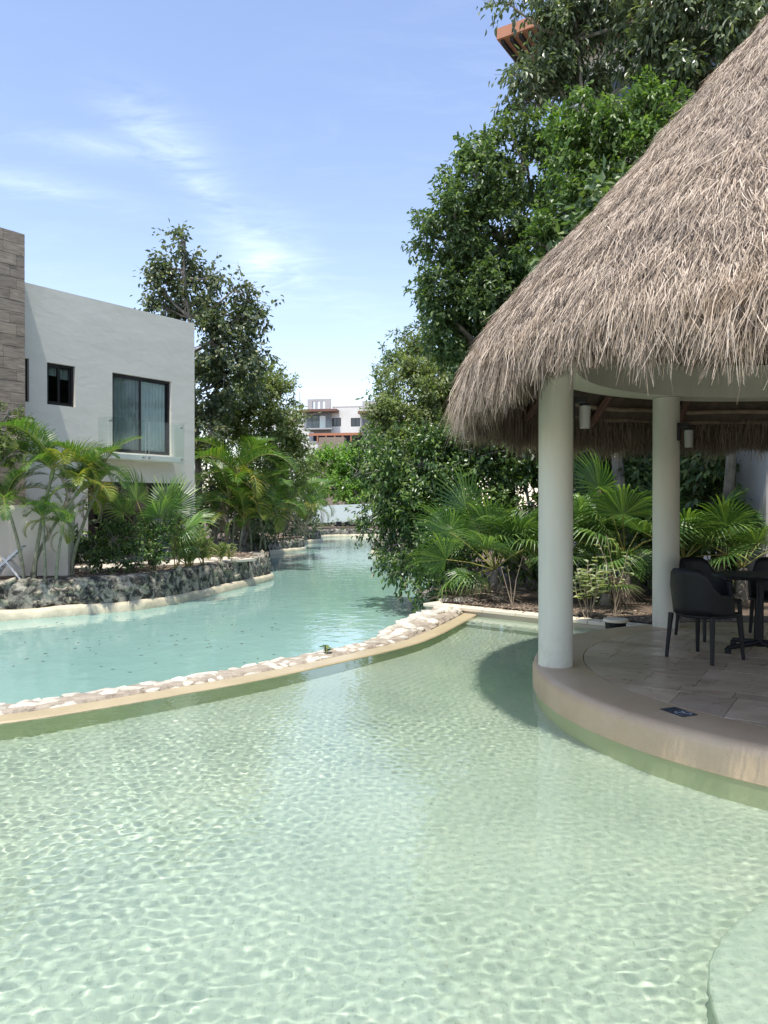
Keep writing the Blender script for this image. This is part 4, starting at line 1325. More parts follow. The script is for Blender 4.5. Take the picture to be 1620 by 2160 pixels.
# --- left: trees
tree('broadleaf_tree', 'tree', 'tall dark tree with bare upper twigs behind the white house', (-6.9, 28.5, .2),
     [pb(388, 515, 28, 20, 26), pb(382, 570, 28, 40, 34), pb(335, 600, 28, 25), pb(440, 588, 28, 27, 22), pb(497, 610, 28, 27, 20), pb(395, 640, 28, 56, 36), pb(505, 670, 28, 44, 30), pb(548, 668, 28, 22, 18), pb(450, 720, 28, 70, 50), pb(525, 740, 28, 42, 30), pb(475, 790, 28, 66, 50), pb(420, 830, 28.5, 60), pb(350, 650, 28.2, 40)],
     None, 660, .18, .11, G7, per=15, twig=.8, droop=.6, trunk_r=.16, seed=7, limbs=12, shell=.55)
tree('broadleaf_tree', 'tree', 'olive green spreading tree on the left bank below the tall dark tree', (-5.9, 31.5, .2),
     [pb(560, 840, 31, 48), pb(598, 825, 31, 26), pb(520, 870, 31, 60), pb(592, 900, 30.5, 46), pb(628, 885, 30, 18), pb(480, 905, 31, 56), pb(560, 960, 30.5, 56), pb(610, 975, 30.5, 40), pb(600, 1030, 31, 36), pb(520, 800, 31.5, 36), pb(570, 790, 32, 22)],
     None, 1050, .17, .08, G4b, per=18, twig=.6, droop=.4, trunk_r=.13, detail=False, seed=8, limbs=6)
tree('garden_shrub', 'shrub', 'dark shaded shrub mass beside the corner of the white house', (-6.1, 27.2, .2),
     [pb(440, 900, 27.5, 46), pb(450, 985, 27.5, 52), pb(455, 1070, 27.5, 52), pb(520, 1040, 28.5, 52), pb(560, 1080, 29.5, 40)],
     None, 420, .2, .09, G7, per=14, twig=.5, droop=.5, trunk_r=.09, seed=9, limbs=4, stems=3)
tree('broadleaf_tree', 'tree', 'bright spring green tree behind the bridge in the centre', (-1.6, 62, .2),
     [pb(690, 985, 62, 36, 30), pb(735, 985, 62, 36, 28), pb(780, 1000, 62, 36, 34), pb(660, 1020, 61, 26), pb(705, 1030, 61, 36, 24), pb(715, 970, 62, 40, 26), pb(760, 965, 62, 40, 26), pb(755, 1040, 61, 38, 24), pb(800, 1030, 61, 36), pb(665, 975, 62, 18)],
     None, 420, .30, .14, G6, per=16, twig=1.0, droop=.4, trunk_r=.2, detail=False, seed=10, limbs=5, stems=3)
tree('broadleaf_tree', 'tree', 'mid green tree behind the far palms on the left bank', (-6.2, 47, .2),
     [pb(640, 1000, 47, 36), pb(610, 960, 47, 36), pb(625, 1050, 46, 30), pb(660, 1055, 46, 20)],
     None, 520, .22, .11, G4, per=16, twig=.8, droop=.4, trunk_r=.15, detail=False, seed=11, limbs=5, stems=2)
tree('broadleaf_tree', 'tree', 'mid green tree at the far right bank before the bridge', (2.6, 47, .15),
     [pb(850, 1000, 47, 46), pb(890, 1040, 46, 50), pb(820, 1060, 46, 26), pb(880, 960, 48, 50)],
     None, 520, .22, .11, G4, per=16, twig=.8, droop=.4, trunk_r=.15, detail=False, seed=12, limbs=5, stems=2)
tree('leafy_branch_tree', 'tree', 'small leaved tree reaching in at the left edge above the palms', (-9.0, 15.3, .2),
     [pb(18, 880, 15, 42, 34), pb(38, 925, 15, 30, 22), pb(-10, 940, 15, 46), pb(30, 955, 15, 34, 24), pb(-60, 900, 15, 60)],
     None, 900, .10, .05, G4, per=16, twig=.3, droop=.5, trunk_r=.07, seed=13, limbs=8)
tree('garden_shrub', 'shrub', 'rounded dense dark green bush at the edge of the left rock wall', (-5.6, 16.7, .26),
     [pb(240, 1130, 16.6, 44, 38), pb(300, 1135, 16.6, 50, 40), pb(350, 1120, 16.7, 32, 26), pb(205, 1165, 16.5, 34, 30), pb(285, 1175, 16.4, 52, 26), pb(330, 1165, 16.5, 36, 26), pb(165, 1160, 16.4, 20, 26)],
     None, 1900, .075, .04, G5, per=18, twig=.22, droop=.2, trunk_r=.03, seed=14, limbs=10, stems=8)


# --- areca palms
def frond_mesh(name, Lr, a0, a1, npair, ll, mat, seed, vee=.45, droop=.35):
    q = np.random.default_rng(seed)
    g = MB(); n = 14; pts = [Vector((0, 0, 0))]; dirs = []
    for i in range(n):
        a = a0 + (a1 - a0) * (i / (n - 1)) ** 1.15
        d = Vector((math.cos(a), 0, math.sin(a))); dirs.append(d); pts.append(pts[-1] + d * Lr / n)
    dirs.append(dirs[-1])
    g.tube(pts, [.014 * (1 - .8 * i / n) + .003 for i in range(n + 1)], 4, mi=1, cap=False)
    for i in range(npair):
        s = .16 + .84 * i / (npair - 1); x = s * n; k = min(int(x), n - 1); f = x - k
        p = pts[k].lerp(pts[k + 1], f); d = dirs[k]
        l = ll * (math.sin(PI * min(1, .12 + s * .86)) ** .7) * q.uniform(.85, 1.08) + .04
        up = Vector((-d.z, 0, d.x))
        for sd in (-1, 1):
            e = (Vector((0, sd, 0)) * .75 + d * (.45 + .5 * s) + up * (vee + q.normal(0, .08))).normalized()
            w = up.cross(e).normalized() * (.014 + .006 * q.random()); 
            wv = e.cross(up).normalized() * .0115
            m = p + e * l * .5; e2 = (e + Vector((0, 0, -1)) * (droop + q.uniform(0, .25))).normalized(); tp = m + e2 * l * .5
            g.add([p - wv * .6, p + wv * .6, m + wv, m - wv, tp + wv * .12, tp - wv * .12], [(0, 1, 2, 3), (3, 2, 4, 5)], 0)
    return g.mesh(name, [mat, M['rachis']])


FDRY = frond_mesh('frond', 1.3, R(20), R(-88), 34, .30, M['dryleaf'], 9)
FR = [frond_mesh('frond', 1.65, R(80), R(5), 50, .46, GA, 1), frond_mesh('frond', 1.75, R(70), R(-45), 52, .48, GA, 2), frond_mesh('frond', 1.5, R(58), R(-65), 46, .44, GA, 3),
      frond_mesh('frond', 1.7, R(66), R(-25), 52, .48, GA, 4), frond_mesh('frond', 1.4, R(50), R(-75), 44, .42, GAy, 5), frond_mesh('frond', 1.35, R(60), R(-45), 42, .42, GAy, 6)]


def palm(label, base, stems, nf, fs, seed, group, yellow=.2, flat=0):
    """stems: list of (dx, dy, top dx, top dy, height)."""
    rr = random.Random(seed)
    t = thing('areca_palm', label, 'palm', base, 0, group)
    for (x0, y0, x1, y1, h, k) in stems:
        P0 = Vector((x0, y0, 0)); P1 = Vector((x1, y1, h)); pts = []
        for i in range(7):
            f = i / 6; p = P0.lerp(P1, f); p.x = x0 + (x1 - x0) * f ** 1.5; pts.append(p)
        r0 = .022 + .016 * h / 2
        g = MB(); g.tube(pts, [r0 * (1.15 - .35 * i / 6) for i in range(7)], 7); g.build('trunk', M['palmstem'], t, True)
        g = MB(); dn = (pts[-1] - pts[-2]).normalized()
        g.tube([pts[-1], pts[-1] + dn * .14 * fs, pts[-1] + dn * .34 * fs], [r0 * 1.15, r0 * 1.1, r0 * .5], 7); g.build('crownshaft', M['shaft'], t, True)
        tp = pts[-1] + dn * .25 * fs
        a0 = rr.uniform(0, 6.28)
        for i in range(k):
            v = i / max(1, k - 1)
            if i < k * .25: me = FR[0]; tilt = rr.uniform(-.1, .25)
            elif i < k * .6: me = FR[rr.choice((1, 3))]; tilt = rr.uniform(0, .35)
            else: me = FR[rr.choice((2, 1, 4, 5) if rr.random() < yellow * 2 else (2, 3, 1))]; tilt = rr.uniform(.15, .65)
            if rr.random() < yellow * .3: me = FR[rr.choice((4, 5))]
            s_ = fs * rr.uniform(.82, 1.12) * (.8 if v > .8 else 1)
            if i == k - 1 and h > .9 and rr.random() < .8: me = FDRY; tilt = rr.uniform(.5, .9)
            o = link('frond', me, t, tp - Vector((0, 0, .12 * v * fs)))
            o.rotation_mode = 'XYZ'
            o.rotation_euler = (rr.uniform(-.25, .25), tilt, a0 + i * 2.4 + rr.uniform(-.3, .3)); o.scale = (s_,) * 3
    return t


GL = 'areca palms in the bed on the near left bank'


def pbase(px, Y, z=.25): p = at(px, 1100, Y); return (p.x, p.y, z)


def stem(px0, px1, py1, Y, k, base_px, dy=0.0, z=.25):
    a = at(px0, 1100, Y).x - at(base_px, 1100, Y).x; b = at(px1, py1, Y)
    return (a, 0, b.x - at(base_px, 1100, Y).x, dy, b.z - z, k)


palm('leaning areca palm with a pale ringed stem, leftmost in the bed', pbase(50, 15.0), [stem(50, 18, 1075, 15, 10, 50)], 9, .72, 1, GL)
palm('tallest areca palm of the near left bed, fronds in front of the small window', pbase(75, 15.2), [stem(72, 108, 1010, 15.2, 12, 75)], 9, .92, 2, GL)
palm('areca palm whose stem slants right, yellowing fronds before the balcony', pbase(88, 15.4), [stem(66, 160, 1045, 15.4, 11, 88)], 9, .82, 3, GL, .45)
palm('short areca palm between the slanting stems and the cream pillar', pbase(98, 14.9), [stem(95, 92, 1110, 14.9, 8, 98), stem(118, 130, 1125, 14.9, 6, 98)], 9, .5, 4, GL)
palm('areca palm arching right over the dark bush, orange tinged fronds', pbase(150, 16.0), [stem(150, 200, 1045, 16, 9, 150)], 9, .82, 5, GL, .5)
GM = 'areca palms along the middle of the left bank'
palm('prominent areca palm with upright crown standing left of the canal bend', pbase(487, 25.5, .2), [stem(490, 502, 1025, 25.5, 12, 487, z=.2), stem(478, 482, 1068, 25.5, 8, 487, z=.2)], 9, 1.4, 6, GM, .35)
palm('low bushy areca palm right of the prominent one with yellow frond bases', pbase(545, 26.8, .2), [stem(530, 525, 1095, 26.8, 9, 545, z=.2), stem(548, 560, 1105, 26.8, 9, 545, z=.2), stem(560, 540, 1070, 27.2, 8, 545, z=.2)], 9, 1.15, 7, GM, .3)
palm('small yellow green areca palm at the foot of the prominent one', pbase(470, 25.2, .2), [stem(470, 465, 1105, 25.2, 8, 470, z=.2), stem(505, 512, 1110, 25.2, 8, 470, z=.2)], 9, .95, 8, GM, .35)
palm('areca palm near the second rock promontory, drooping to the water', pbase(580, 33, .15), [stem(580, 585, 1075, 33, 10, 580, z=.15), stem(597, 605, 1090, 33, 8, 580, z=.15)], 9, 1.2, 9, GM, .4)
palm('areca palm in front of the left end of the bridge', pbase(625, 38.5, .1), [stem(620, 622, 1065, 38.5, 11, 625, z=.1), stem(640, 652, 1085, 38.5, 8, 625, z=.1)], 9, 1.3, 10, GM, .4)
palm('small distant areca palm on the farthest left promontory', pbase(662, 45.5, .1), [stem(660, 664, 1075, 45.5, 10, 662, z=.1)], 9, 1.3, 11, GM, .3)


# --- fan palms
def fan_mesh(name, pet, rad, nseg, spread, seed, drp, mat):
    q = np.random.default_rng(seed); g = MB()
    g.tube([(0, 0, 0), (pet * .5, 0, .04), (pet, 0, 0)], [.012, .009, .007], 5, mi=1, cap=False)
    hub = Vector((pet, 0, 0))
    for i in range(nseg):
        a = (i / (nseg - 1) * 2 - 1) * spread
        d = Vector((math.cos(a), math.sin(a), 0)); s = Vector((-math.sin(a), math.cos(a), 0))
        L = rad * (.82 + .2 * math.cos(a)) * q.uniform(.92, 1.05)
        w = L * .5 * math.tan(spread / (nseg - 1)) * q.uniform(.62, .95)
        up = Vector((0, 0, 1)); cup = .10
        m1 = hub + d * L * .5 + up * cup * L * .5
        e = (d + Vector((0, 0, -1)) * drp * (.5 + .9 * q.random())).normalized(); m2 = m1 + e * L * .25
        e = (e + Vector((0, 0, -1)) * drp * (1.0 + q.random())).normalized(); tp = m2 + e * L * .28
        fo = up * w * .55
        g.add([hub, m1 - s * w, m1 + fo, m1 + s * w, m2 - s * w * .62, m2 + fo * .6, m2 + s * w * .62, tp], [(0, 1, 2), (0, 2, 3), (1, 4, 5, 2), (2, 5, 6, 3), (4, 7, 5), (5, 7, 6)], 0)
    return g.mesh(name, [mat, M['rachis']])


FN = [fan_mesh('fan_leaf', .9, .72, 34, R(118), 1, .28, GF), fan_mesh('fan_leaf', .8, .80, 36, R(105), 2, .5, GF), fan_mesh('fan_leaf', 1.0, .70, 32, R(125), 3, .18, GF), fan_mesh('fan_leaf', .7, .66, 32, R(112), 4, .75, GF), fan_mesh('fan_leaf', .5, .6, 28, R(80), 5, 1.3, M['dryleaf'])]


def fan_palm(label, base, hz, leaves, seed, fs=1.0, group='fan palms behind the pool', nrand=8):
    rr = random.Random(seed)
    t = thing('fan_palm', label, 'palm', base, 0, group)
    g = MB(); g.tube([(0, 0, 0), (0, 0, hz * .5), (.02, 0, hz)], [.10, .09, .07], 9); g.build('trunk', M['bark'], t, True)
    L = list(leaves)
    for i in range(nrand): L.append((rr.uniform(0, 360), rr.uniform(-5, 65), rr.choice((0, 1, 2, 3)), rr.uniform(.85, 1.1), rr.uniform(-30, 30)))
    L += [(rr.uniform(160, 330), -62, 4, .9, rr.uniform(-20, 20)), (rr.uniform(160, 330), -48, 4, .8, rr.uniform(-20, 20))]
    for az, el, k, s_, roll in L:
        o = link('fan_leaf', FN[k], t, (0, 0, hz))
        m = Matrix.Rotation(R(az), 4, 'Z') @ Matrix.Rotation(R(-el), 4, 'Y') @ Matrix.Rotation(R(roll), 4, 'X')
        o.rotation_euler = m.to_euler(); o.scale = (s_ * fs,) * 3
    return t


fan_palm('big fan palm spreading left over the shrub beyond the garden wall', (1.95, 13.4, .08), .5,
         [(180, 40, 0, 1.15, 40), (195, 12, 1, 1.15, 50), (215, -12, 3, 1.1, 30), (255, 25, 2, 1.05, -20), (290, 35, 1, 1.0, 20), (165, 65, 2, 1.2, 60), (320, 50, 0, 1.0, 0), (250, 60, 1, 1.05, 10), (230, -5, 3, 1.0, -20)], 1, 1.0)
fan_palm('fan palm with drooping yellow green blades beside the front column', (2.75, 13.0, .08), .7,
         [(200, 35, 1, 1.05, 10), (240, 20, 3, 1.05, 0), (170, 45, 1, 1.0, 20), (270, 5, 0, 1.0, 0), (300, 40, 3, 1.0, 0)], 2, .95)
fan_palm('fan palm seen between the columns with sunlit blades', (4.0, 12.6, .08), .8,
         [(190, 40, 1, 1.15, 10), (220, 20, 3, 1.1, -10), (180, 15, 0, 1.1, 30), (250, 45, 1, 1.1, 0), (200, 65, 2, 1.1, 0), (240, -5, 3, 1.0, 20)], 3, 1.1)
fan_palm('dark fan palm behind the rear column', (5.1, 12.9, .08), .7, [(200, 30, 1, 1.1, 0), (250, 30, 0, 1.1, 0), (300, 30, 3, 1.1, 0)], 4, 1.1)
fan_palm('dark fan palm in the shade right of the rear column', (5.9, 12.5, .08), .6, [(200, 30, 1, 1, 0), (260, 30, 0, 1, 0)], 5, 1.0)
fan_palm('low dark fan palm in the soil behind the twiggy seedlings', (3.6, 12.3, .08), .2, [(230, 20, 2, .8, 0), (270, 15, 1, .8, 0)], 6, .8, nrand=6)
fan_palm('fan palm with wide green blades above the dark bush by the house', (-5.3, 17.3, .26), .45,
         [(160, 70, 2, 1.15, 70), (20, 65, 1, 1.2, 80), (350, 30, 1, 1.15, 30), (300, 45, 0, 1.1, 10), (200, 55, 0, 1.1, 30), (330, 62, 2, 1.1, 60)], 7, 1.05, 'fan palms on the left bank', 3)


# --- ginger-like stalks on the left bank
def leafy_stalks(name, label, cat, base, n, h, spread, ll, lw, mat, seed, group=None, upright=.5, per=9, stemm='rachis', bare=.15, tips=False):
    rr = random.Random(seed); q = np.random.default_rng(seed)
    t = thing(name, label, cat, base, rr.uniform(0, 6), group)
    g = MB(); C = []; D = []; N = []; L = []
    for i in range(n):
        b0 = Vector((rr.uniform(-.1, .1), rr.uniform(-.1, .1), 0)) * spread * 2
        tp = b0 + Vector((rr.uniform(-1, 1) * spread, rr.uniform(-1, 1) * spread, h * rr.uniform(.7, 1.1)))
        md = b0.lerp(tp, .5) + Vector((rr.uniform(-.05, .05), rr.uniform(-.05, .05), .04))
        g.tube([b0, md, tp], [.008, .006, .003], 5, cap=False)
        for k in range(per):
            f = bare + (1 - bare) * (k + rr.random() * .5) / per
            p = b0.lerp(md, f * 2) if f < .5 else md.lerp(tp, f * 2 - 1)
            a = k * PI + rr.uniform(-.5, .5) + i if not tips else rr.uniform(0, 6.3)
            d = Vector((math.cos(a), math.sin(a), upright + rr.uniform(-.2, .3)))
            C.append(p); D.append(d); N.append(Vector((-math.cos(a) * .5, -math.sin(a) * .5, 1))); L.append(ll * rr.uniform(.7, 1.15))
    g.build('stalks', M[stemm], t)
    L = np.array(L)
    V, F = leaf_arrays(np.array(C), np.array(D), np.array(N), L, L * lw, True)
    link('foliage', mesh_np('foliage', V, F, mat), t)
    return t


GS = 'ginger plants on the left rock wall'
for k, (px, py_top, Y, lab) in enumerate(((372, 1095, 17.6, 'tallest ginger plant, beside the dark bush'), (402, 1125, 18.2, 'ginger plant in front of the house corner'), (428, 1120, 18.6, 'ginger plant midway between the house corner and the areca palm'), (465, 1150, 19.6, 'short ginger plant nearest the tip of the rock wall'), (395, 1140, 17.9, 'low ginger plant between the two taller ones'))):
    b_ = at(px, 1100, Y)
    leafy_stalks('ginger_plant', lab, 'plant', (b_.x, b_.y, .25), 13 if k != 3 else 7, at(px, py_top, Y).z - .22, .26, .28, .15, GG, 50 + k, GS, .8, 9)
leafy_stalks('garden_plant', 'small leafy plant at the tip of the left rock wall beside the water', 'plant', (-4.15, 20.3, .25), 7, .45, .2, .11, .4, GG, 60, None, .5, 9)
leafy_stalks('garden_plant', 'small leafy plant under the areca palm on the rock wall', 'plant', (-4.6, 19.8, .25), 6, .5, .2, .12, .35, GG, 61, None, .5, 9)
# --- pale seedlings in the soil behind the island
GZ = 'pale twiggy seedlings behind the island'
leafy_stalks('twiggy_seedling', 'pale leaved twiggy seedling just right of the front column', 'seedling', (2.92, 10.9, .08), 10, .85, .27, .15, .5, G8, 70, GZ, .15, 9, 'twig', .35, True)
leafy_stalks('twiggy_seedling', 'tall thin seedling with few leaves above the pot', 'seedling', (3.42, 11.2, .08), 6, 1.1, .3, .12, .5, G8, 71, GZ, .1, 7, 'twig', .4, True)
leafy_stalks('twiggy_seedling', 'bare forked seedling left of the front column', 'seedling', (2.05, 12.0, .08), 3, .8, .25, .05, .5, G8, 72, GZ, .1, 1, 'twig', .8, True)
# weed sprouting from the rim
leafy_stalks('rim_weed', 'small round leaved weed sprouting from the stone rim', 'weed', (-.66, 8.62, -.02), 3, .13, .05, .075, .75, G2, 75, None, .3, 3, 'rachis', .3, True)

# --- dry debris, limestone boulders by the garden wall
q = np.random.default_rng(5)
n = 900
c0 = np.array([1.75, 12.9, .12])
C = c0 + q.normal(0, 1, (n, 3)) * np.array([.38, .22, .07]) + np.array([0, 0, .06]); C[:, 2] = np.abs(C[:, 2] - .1) + .1
V, F = leaf_arrays(C, q.normal(0, 1, (n, 3)) * np.array([1, .6, .15]) + np.array([.6, -.2, 0]), q.normal(0, .3, (n, 3)) + np.array([0, 0, 1.]), q.uniform(.12, .4, n), q.uniform(.008, .02, n), False)
tag(link('leaf_litter', mesh_np('leaf_litter', V, F, M['dryleaf'])), 'heap of dry grey palm fronds behind the garden wall', 'leaf litter', kind='stuff')
n = 2600
u_ = q.random(n); Cx = 1.2 + 5 * u_; Cy = 12.45 - (Cx - .9) * .82 + q.random(n) * 1.6
C = np.stack([Cx, Cy, np.full(n, .105)], 1)
V, F = leaf_arrays(C, q.normal(0, 1, (n, 3)) * np.array([1, 1, .1]), q.normal(0, .25, (n, 3)) + np.array([0, 0, 1.]), q.uniform(.03, .1, n), q.uniform(.012, .03, n), False)
tag(link('leaf_litter', mesh_np('leaf_litter', V, F, M['dryleaf'])), 'fallen brown leaves scattered on the soil behind the island', 'leaf litter', kind='stuff')
n = 3500
k_ = q.integers(20, len(LB) - 40, n); P_ = LB[k_] - normals2(LB)[k_] * q.uniform(.3, 1.6, (n, 1)) + q.normal(0, .15, (n, 2))
C = np.column_stack([P_, np.full(n, .255)])
V, F = leaf_arrays(C, q.normal(0, 1, (n, 3)) * np.array([1, 1, .12]), q.normal(0, .25, (n, 3)) + np.array([0, 0, 1.]), q.uniform(.05, .16, n), q.uniform(.02, .05, n), False)
tag(link('leaf_litter', mesh_np('leaf_litter', V, F, M['dryleaf'])), 'fallen leaves scattered along the soil of the left bank', 'leaf litter', kind='stuff')
for k, (x, y, s_) in enumerate(((1.35, 12.75, .17), (1.05, 12.85, .13), (1.9, 13.05, .2))):
    link('boulder', lipst[k + 2], None, (x, y, .1), (0, 0, k), (s_ * 1.3, s_, s_ * .55))
    o = bpy.context.scene.collection.objects[-1]
    tag(o, ['pale limestone boulder at the left end of the garden wall', 'small pale limestone boulder nearest the canal edge', 'larger pale boulder under the big fan palm'][k], 'boulder', 'limestone boulders behind the garden wall')

# --- specks floating on the canal
n = 120
Cx = q.uniform(-6.5, .4, n); Cy = q.normal(11.8, 1.6, n); Cy = np.clip(Cy, 7.5, 17)
C = np.stack([Cx, Cy, np.full(n, CANAL_Z + .004)], 1)
ok = np.array([not in_poly(np.array([a]), np.array([b]), [tuple(p) for p in (RIM - normals2(RIM) * .75)] + [(5, 14), (5, 0), (-12, 0)])[0] for a, b in zip(Cx, Cy)]) & (Cy < 14.5 + (Cx + 6.5) * .5)
C = C[ok]; n = len(C)
V, F = leaf_arrays(C, q.normal(0, 1, (n, 3)) * np.array([1, 1, 0]), np.tile([0, 0, 1.], (n, 1)) + q.normal(0, .05, (n, 3)), q.uniform(.03, .11, n), q.uniform(.015, .03, n), False)
tag(link('leaf_litter', mesh_np('leaf_litter', V, F, M['debris'])), 'dark leaf specks floating on the turquoise canal', 'leaf litter', kind='stuff')

# ================================================================== BRIDGE AND FAR END
br = thing('canal_bridge', 'white arched footbridge with solid parapet across the far end of the canal', 'bridge', (0, 57, 0))
g = MB(); g2 = MB(); g3 = MB(); n = 20
for i in range(n):
    xa, xb = -6.2 + 13 * i / n, -6.2 + 13 * (i + 1) / n
    za = .78 - .22 * ((xa - .3) / 6.5) ** 2; zb = .78 - .22 * ((xb - .3) / 6.5) ** 2
    for gg, y0, y1, zl, zh in ((g, 0, .12, -.15, 1.15), (g3, 2.4, 2.52, -.15, 1.15), (g2, .122, 2.398, -.1, .1)):
        gg.add([(xa, y0, za + zl), (xb, y0, zb + zl), (xb, y1, zb + zl), (xa, y1, za + zl), (xa, y0, za + zh), (xb, y0, zb + zh), (xb, y1, zb + zh), (xa, y1, za + zh)],
               [(0, 3, 2, 1), (4, 5, 6, 7), (0, 1, 5, 4), (2, 3, 7, 6)])
g.build('parapet', M['bridge'], br); g3.build('parapet', M['bridge'], br); g2.build('deck', M['deck'], br)
for x in (-6.0, 6.4):
    g = MB(); g.box(x - .25, x + .25, .1, 2.4, -.9, .35); g.build('abutment', M['rockdark'], br)
for k, x in enumerate((-3.35, -2.7)):
    t = thing('patio_chair', ('dark chair under the bridge, left one of the pair', 'dark chair under the bridge, right one of the pair')[k], 'chair', (x, 56.0, .12), 0, 'dark chairs under the bridge')
    t.scale = (.8, .8, .55)
    g = MB(); g.box(-.24, .24, -.22, .22, .4, .45); g.build('seat', M['blackp'], t)
    g = MB(); g.box(-.24, .24, .20, .24, .45, .9); g.build('backrest', M['blackp'], t)
    for sx in (-1, 1):
        for sy in (-1, 1):
            g = MB(); g.box(.2 * sx - .02, .2 * sx + .02, .18 * sy - .02, .18 * sy + .02, 0, .4); g.build('leg', M['blackp'], t)

# ================================================================== FAR APARTMENT BUILDING (centre)
fb = thing('apartment_building', 'distant white apartment building with grey roof tower and brown canopies above the trees', 'building', (at(700, 1070, 130).x, 130, 0), R(-10))
SX = 12.3


def fx(px): return (px - 700) / SX


def fz(py): return H + (1070 - py) / SX


def fbox(name, m, x0, x1, y0, y1, z0, z1, parent=fb):
    g = MB(); g.box(fx(x0), fx(x1), y0, y1, fz(z1), fz(z0)); return g.build(name, m, parent)


FBO = [(fx(610), fx(634), fz(893), fz(877)), (fx(741), fx(761), fz(901), fz(883)), (fx(701), fx(720), fz(900), fz(882)), (fx(659), fx(690), fz(905), fz(877))]
g = wall_with_holes(fx(560), fx(648), 0.2, fz(863), 0, .3, FBO); g.build('wall', M['white'], fb)
g = wall_with_holes(fx(701), fx(900), 0.2, fz(859), 0, .3, FBO); g.build('wall', M['white'], fb)
g = wall_with_holes(fx(648), fx(701), fz(960), fz(866), -.9, -.6, FBO); g.build('bay_wall', M['grey'], fb)
fbox('bay_side', M['grey'], 648, 651, -.6, 0, 866, 960); fbox('bay_side', M['midgrey'], 698, 701, -.6, 0, 866, 960)
fbox('body', M['white'], 560, 900, .6, 12, 870, 1070)
g = MB()
tz0, tz1 = fz(866), fz(843)
hol = [(fx(660), fx(666), fz(863), fz(848)), (fx(671), fx(677), fz(863), fz(848)), (fx(682), fx(688), fz(863), fz(848))]
g = wall_with_holes(fx(650), fx(700), tz0, tz1, -.9, -.5, hol); g.box(fx(650), fx(652), -.5, 2.5, tz0, tz1); g.build('roof_tower', M['midgrey'], fb)
for k in range(2):
    g = MB(); g.lathe([(0.0, 0), (.35, 0), (.35, .35), (0.0, .35)], 12, (fx(674 + 11 * k), .6)); g.build('roof_tank', M['grey'], fb, loc=(0, 0, tz0))
g = MB(); g.box(fx(638), fx(716), -2.2, .6, fz(871), fz(866)); g.build('canopy', M['brown'], fb)
fbox('door_frame', M['black'], 658, 691, -.72, -.7, 876, 906)
fbox('door_glass', M['darkglass'], 660, 674, -.76, -.73, 878, 904); fbox('door_glass', M['sheer'], 676, 689, -.76, -.73, 878, 904)
fbox('balcony_slab', M['midgrey'], 650, 706, -2.0, -.9, 905, 908)
fbox('balustrade', M['glass'], 651, 705, -2.0, -1.95, 891, 905)
for a, b, z0_, z1_ in ((612, 634, 877, 893), (741, 761, 883, 901), (701, 720, 882, 900)):
    w_ = fbox('window', M['black'], a, b, .1, .2, z0_, z1_)
    m_ = (a + b) / 2
    fbox('pane', M['darkglass'], a + 1, m_ - .5, .06, .095, z0_ + 1.2, z1_ - 1.2, w_); fbox('pane', M['darkglass'], m_ + .5, b - 1, .06, .095, z0_ + 1.2, z1_ - 1.2, w_)
fbox('roof_tower', M['midgrey'], 767, 800, -.6, 1.5, 849, 871); fbox('canopy', M['brown'], 761, 830, -2.0, .6, 872, 877); fbox('bay_wall', M['grey'], 768, 830, -.9, -.3, 877, 930)
fbox('parapet_cap', M['white'], 701, 767, -.05, .35, 857, 859)
# lower terracotta pergola and clad block, nearer
pg = thing('roof_pergola', 'terracotta pergola beams with a wood clad block below the apartment building', 'pergola', (at(700, 1070, 112).x, 112, 0), R(-8))
S2 = 1600 / 112


def pbx(name, m, x0, x1, y0, y1, z0, z1):
    g = MB(); g.box((x0 - 700) / S2, (x1 - 700) / S2, y0, y1, H + (1070 - z1) / S2, H + (1070 - z0) / S2); return g.build(name, m, pg)


pbx('beam', M['terracotta'], 651, 760, -.2, 0, 914, 919)
pbx('beam', M['terracotta'], 651, 760, 2.4, 2.6, 910, 914)
for x in (668, 686, 705, 722, 740): pbx('post', M['terracotta'], x, x + 3, -.15, -.01, 919, 933)
pbx('wall', M['white'], 640, 651, 0, 3, 908, 1075); pbx('wall', M['white'], 651, 676, .2, .5, 930, 1075)
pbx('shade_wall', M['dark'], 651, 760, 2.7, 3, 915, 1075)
pbx('clad_block', M['woodtile'], 676, 693, -1.2, .1, 924, 1075); pbx('clad_block', M['woodtile'], 693.1, 730, -1.2, .4, 924, 1075)
ant = MB(); ant.tube([(0, 0, 0), (0, 0, 3.6)], .07, 6)
p_ = at(631, 858, 132)
tag(ant.build('antenna_mast', M['midgrey'], None, loc=(p_.x, 133, fz(866))), 'thin antenna mast on the roof left of the distant grey tower', 'antenna')

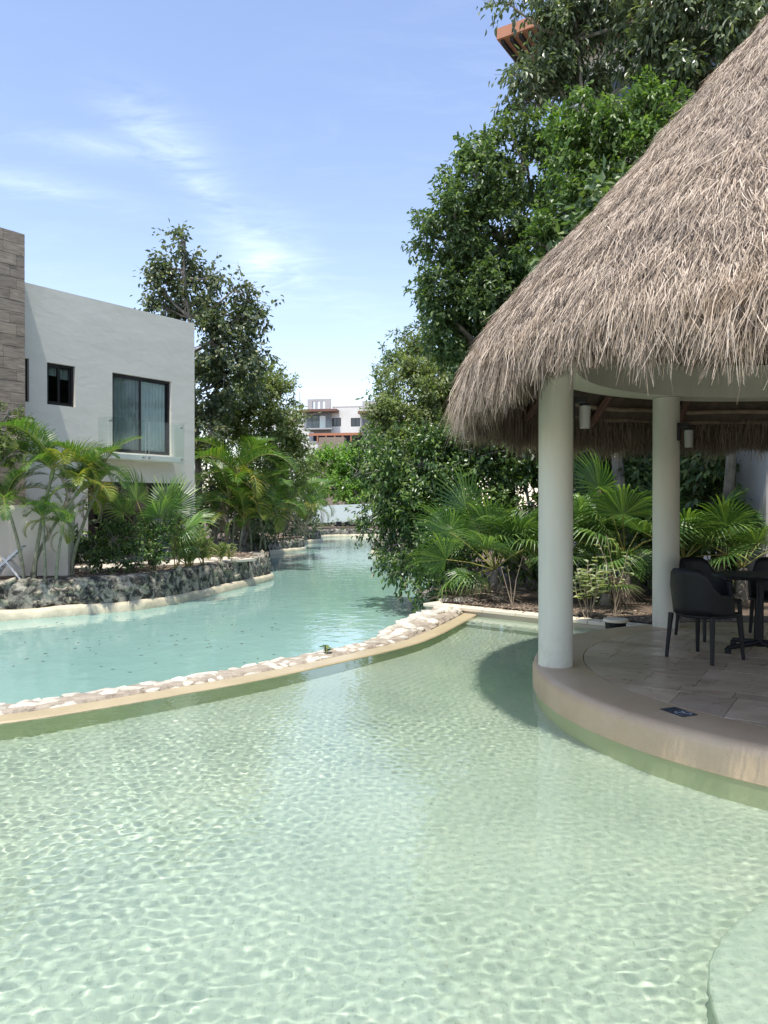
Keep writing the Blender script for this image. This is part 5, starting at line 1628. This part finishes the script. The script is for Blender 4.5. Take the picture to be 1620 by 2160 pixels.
# ================================================================== APARTMENT BLOCK (top right, behind the trees)
ab = thing('apartment_block', 'tall white apartment block with terracotta roof canopy half hidden behind the right trees', 'building', (3.55, 24.0, 0), math.atan2(-.536, .844))
g = MB(); g.box(0, 7.6, 0, 4, 16.42, 16.76); g.build('canopy', M['terracotta'], ab)
g = MB()
for k in range(24): g.box(.1 + k * .3, .2 + k * .3, .1, 1.9, 16.30, 16.415)
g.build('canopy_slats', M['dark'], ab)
OP2 = [(2.2 + 3.0 * j, 4.2 + 3.0 * j, .4 + 3.2 * i, 2.6 + 3.2 * i) for i in range(5) for j in range(2)]
g = wall_with_holes(1.5, 7.6, .1, 16.42, 2.0, 2.25, OP2); g.build('wall', M['white'], ab)
g = MB(); g.box(1.5, 1.75, 2.25, 9, .1, 16.42); g.build('side_wall', M['white'], ab)
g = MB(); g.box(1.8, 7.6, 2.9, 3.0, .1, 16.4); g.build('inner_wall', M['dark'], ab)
for i in range(5):
    z_ = .4 + 3.2 * i
    for j in range(2):
        g = MB(); x0_, x1_ = 2.2 + 3 * j, 4.2 + 3 * j
        for a, b, c_, d_ in ((x0_, x0_ + .06, z_, z_ + 2.2), (x1_ - .06, x1_, z_, z_ + 2.2), (x0_ + .97, x0_ + 1.03, z_, z_ + 2.2)): g.box(a, b, 2.1, 2.16, c_, d_)
        w_ = g.build('window', M['black'], ab)
        g = MB(); g.box(x0_ + .06, x0_ + .97, 2.12, 2.135, z_, z_ + 2.2); g.box(x0_ + 1.03, x1_ - .06, 2.12, 2.135, z_, z_ + 2.2); g.build('pane', M['darkglass'], w_)
    if i:
        g = MB(); g.box(1.0, 7.6, .6, 1.998, z_ - .25, z_ - .05); g.build('balcony_slab', M['white'], ab)
        g = MB(); g.box(1.05, 7.6, .62, .635, z_ - .05, z_ + 1.0); g.box(1.05, 1.065, .64, 1.99, z_ - .05, z_ + 1.0); g.build('balustrade', M['glass'], ab)
g = MB(); g.box(2.6, 7.6, 2.3, 8, 16.762, 19.5); g.build('penthouse', M['white'], ab)
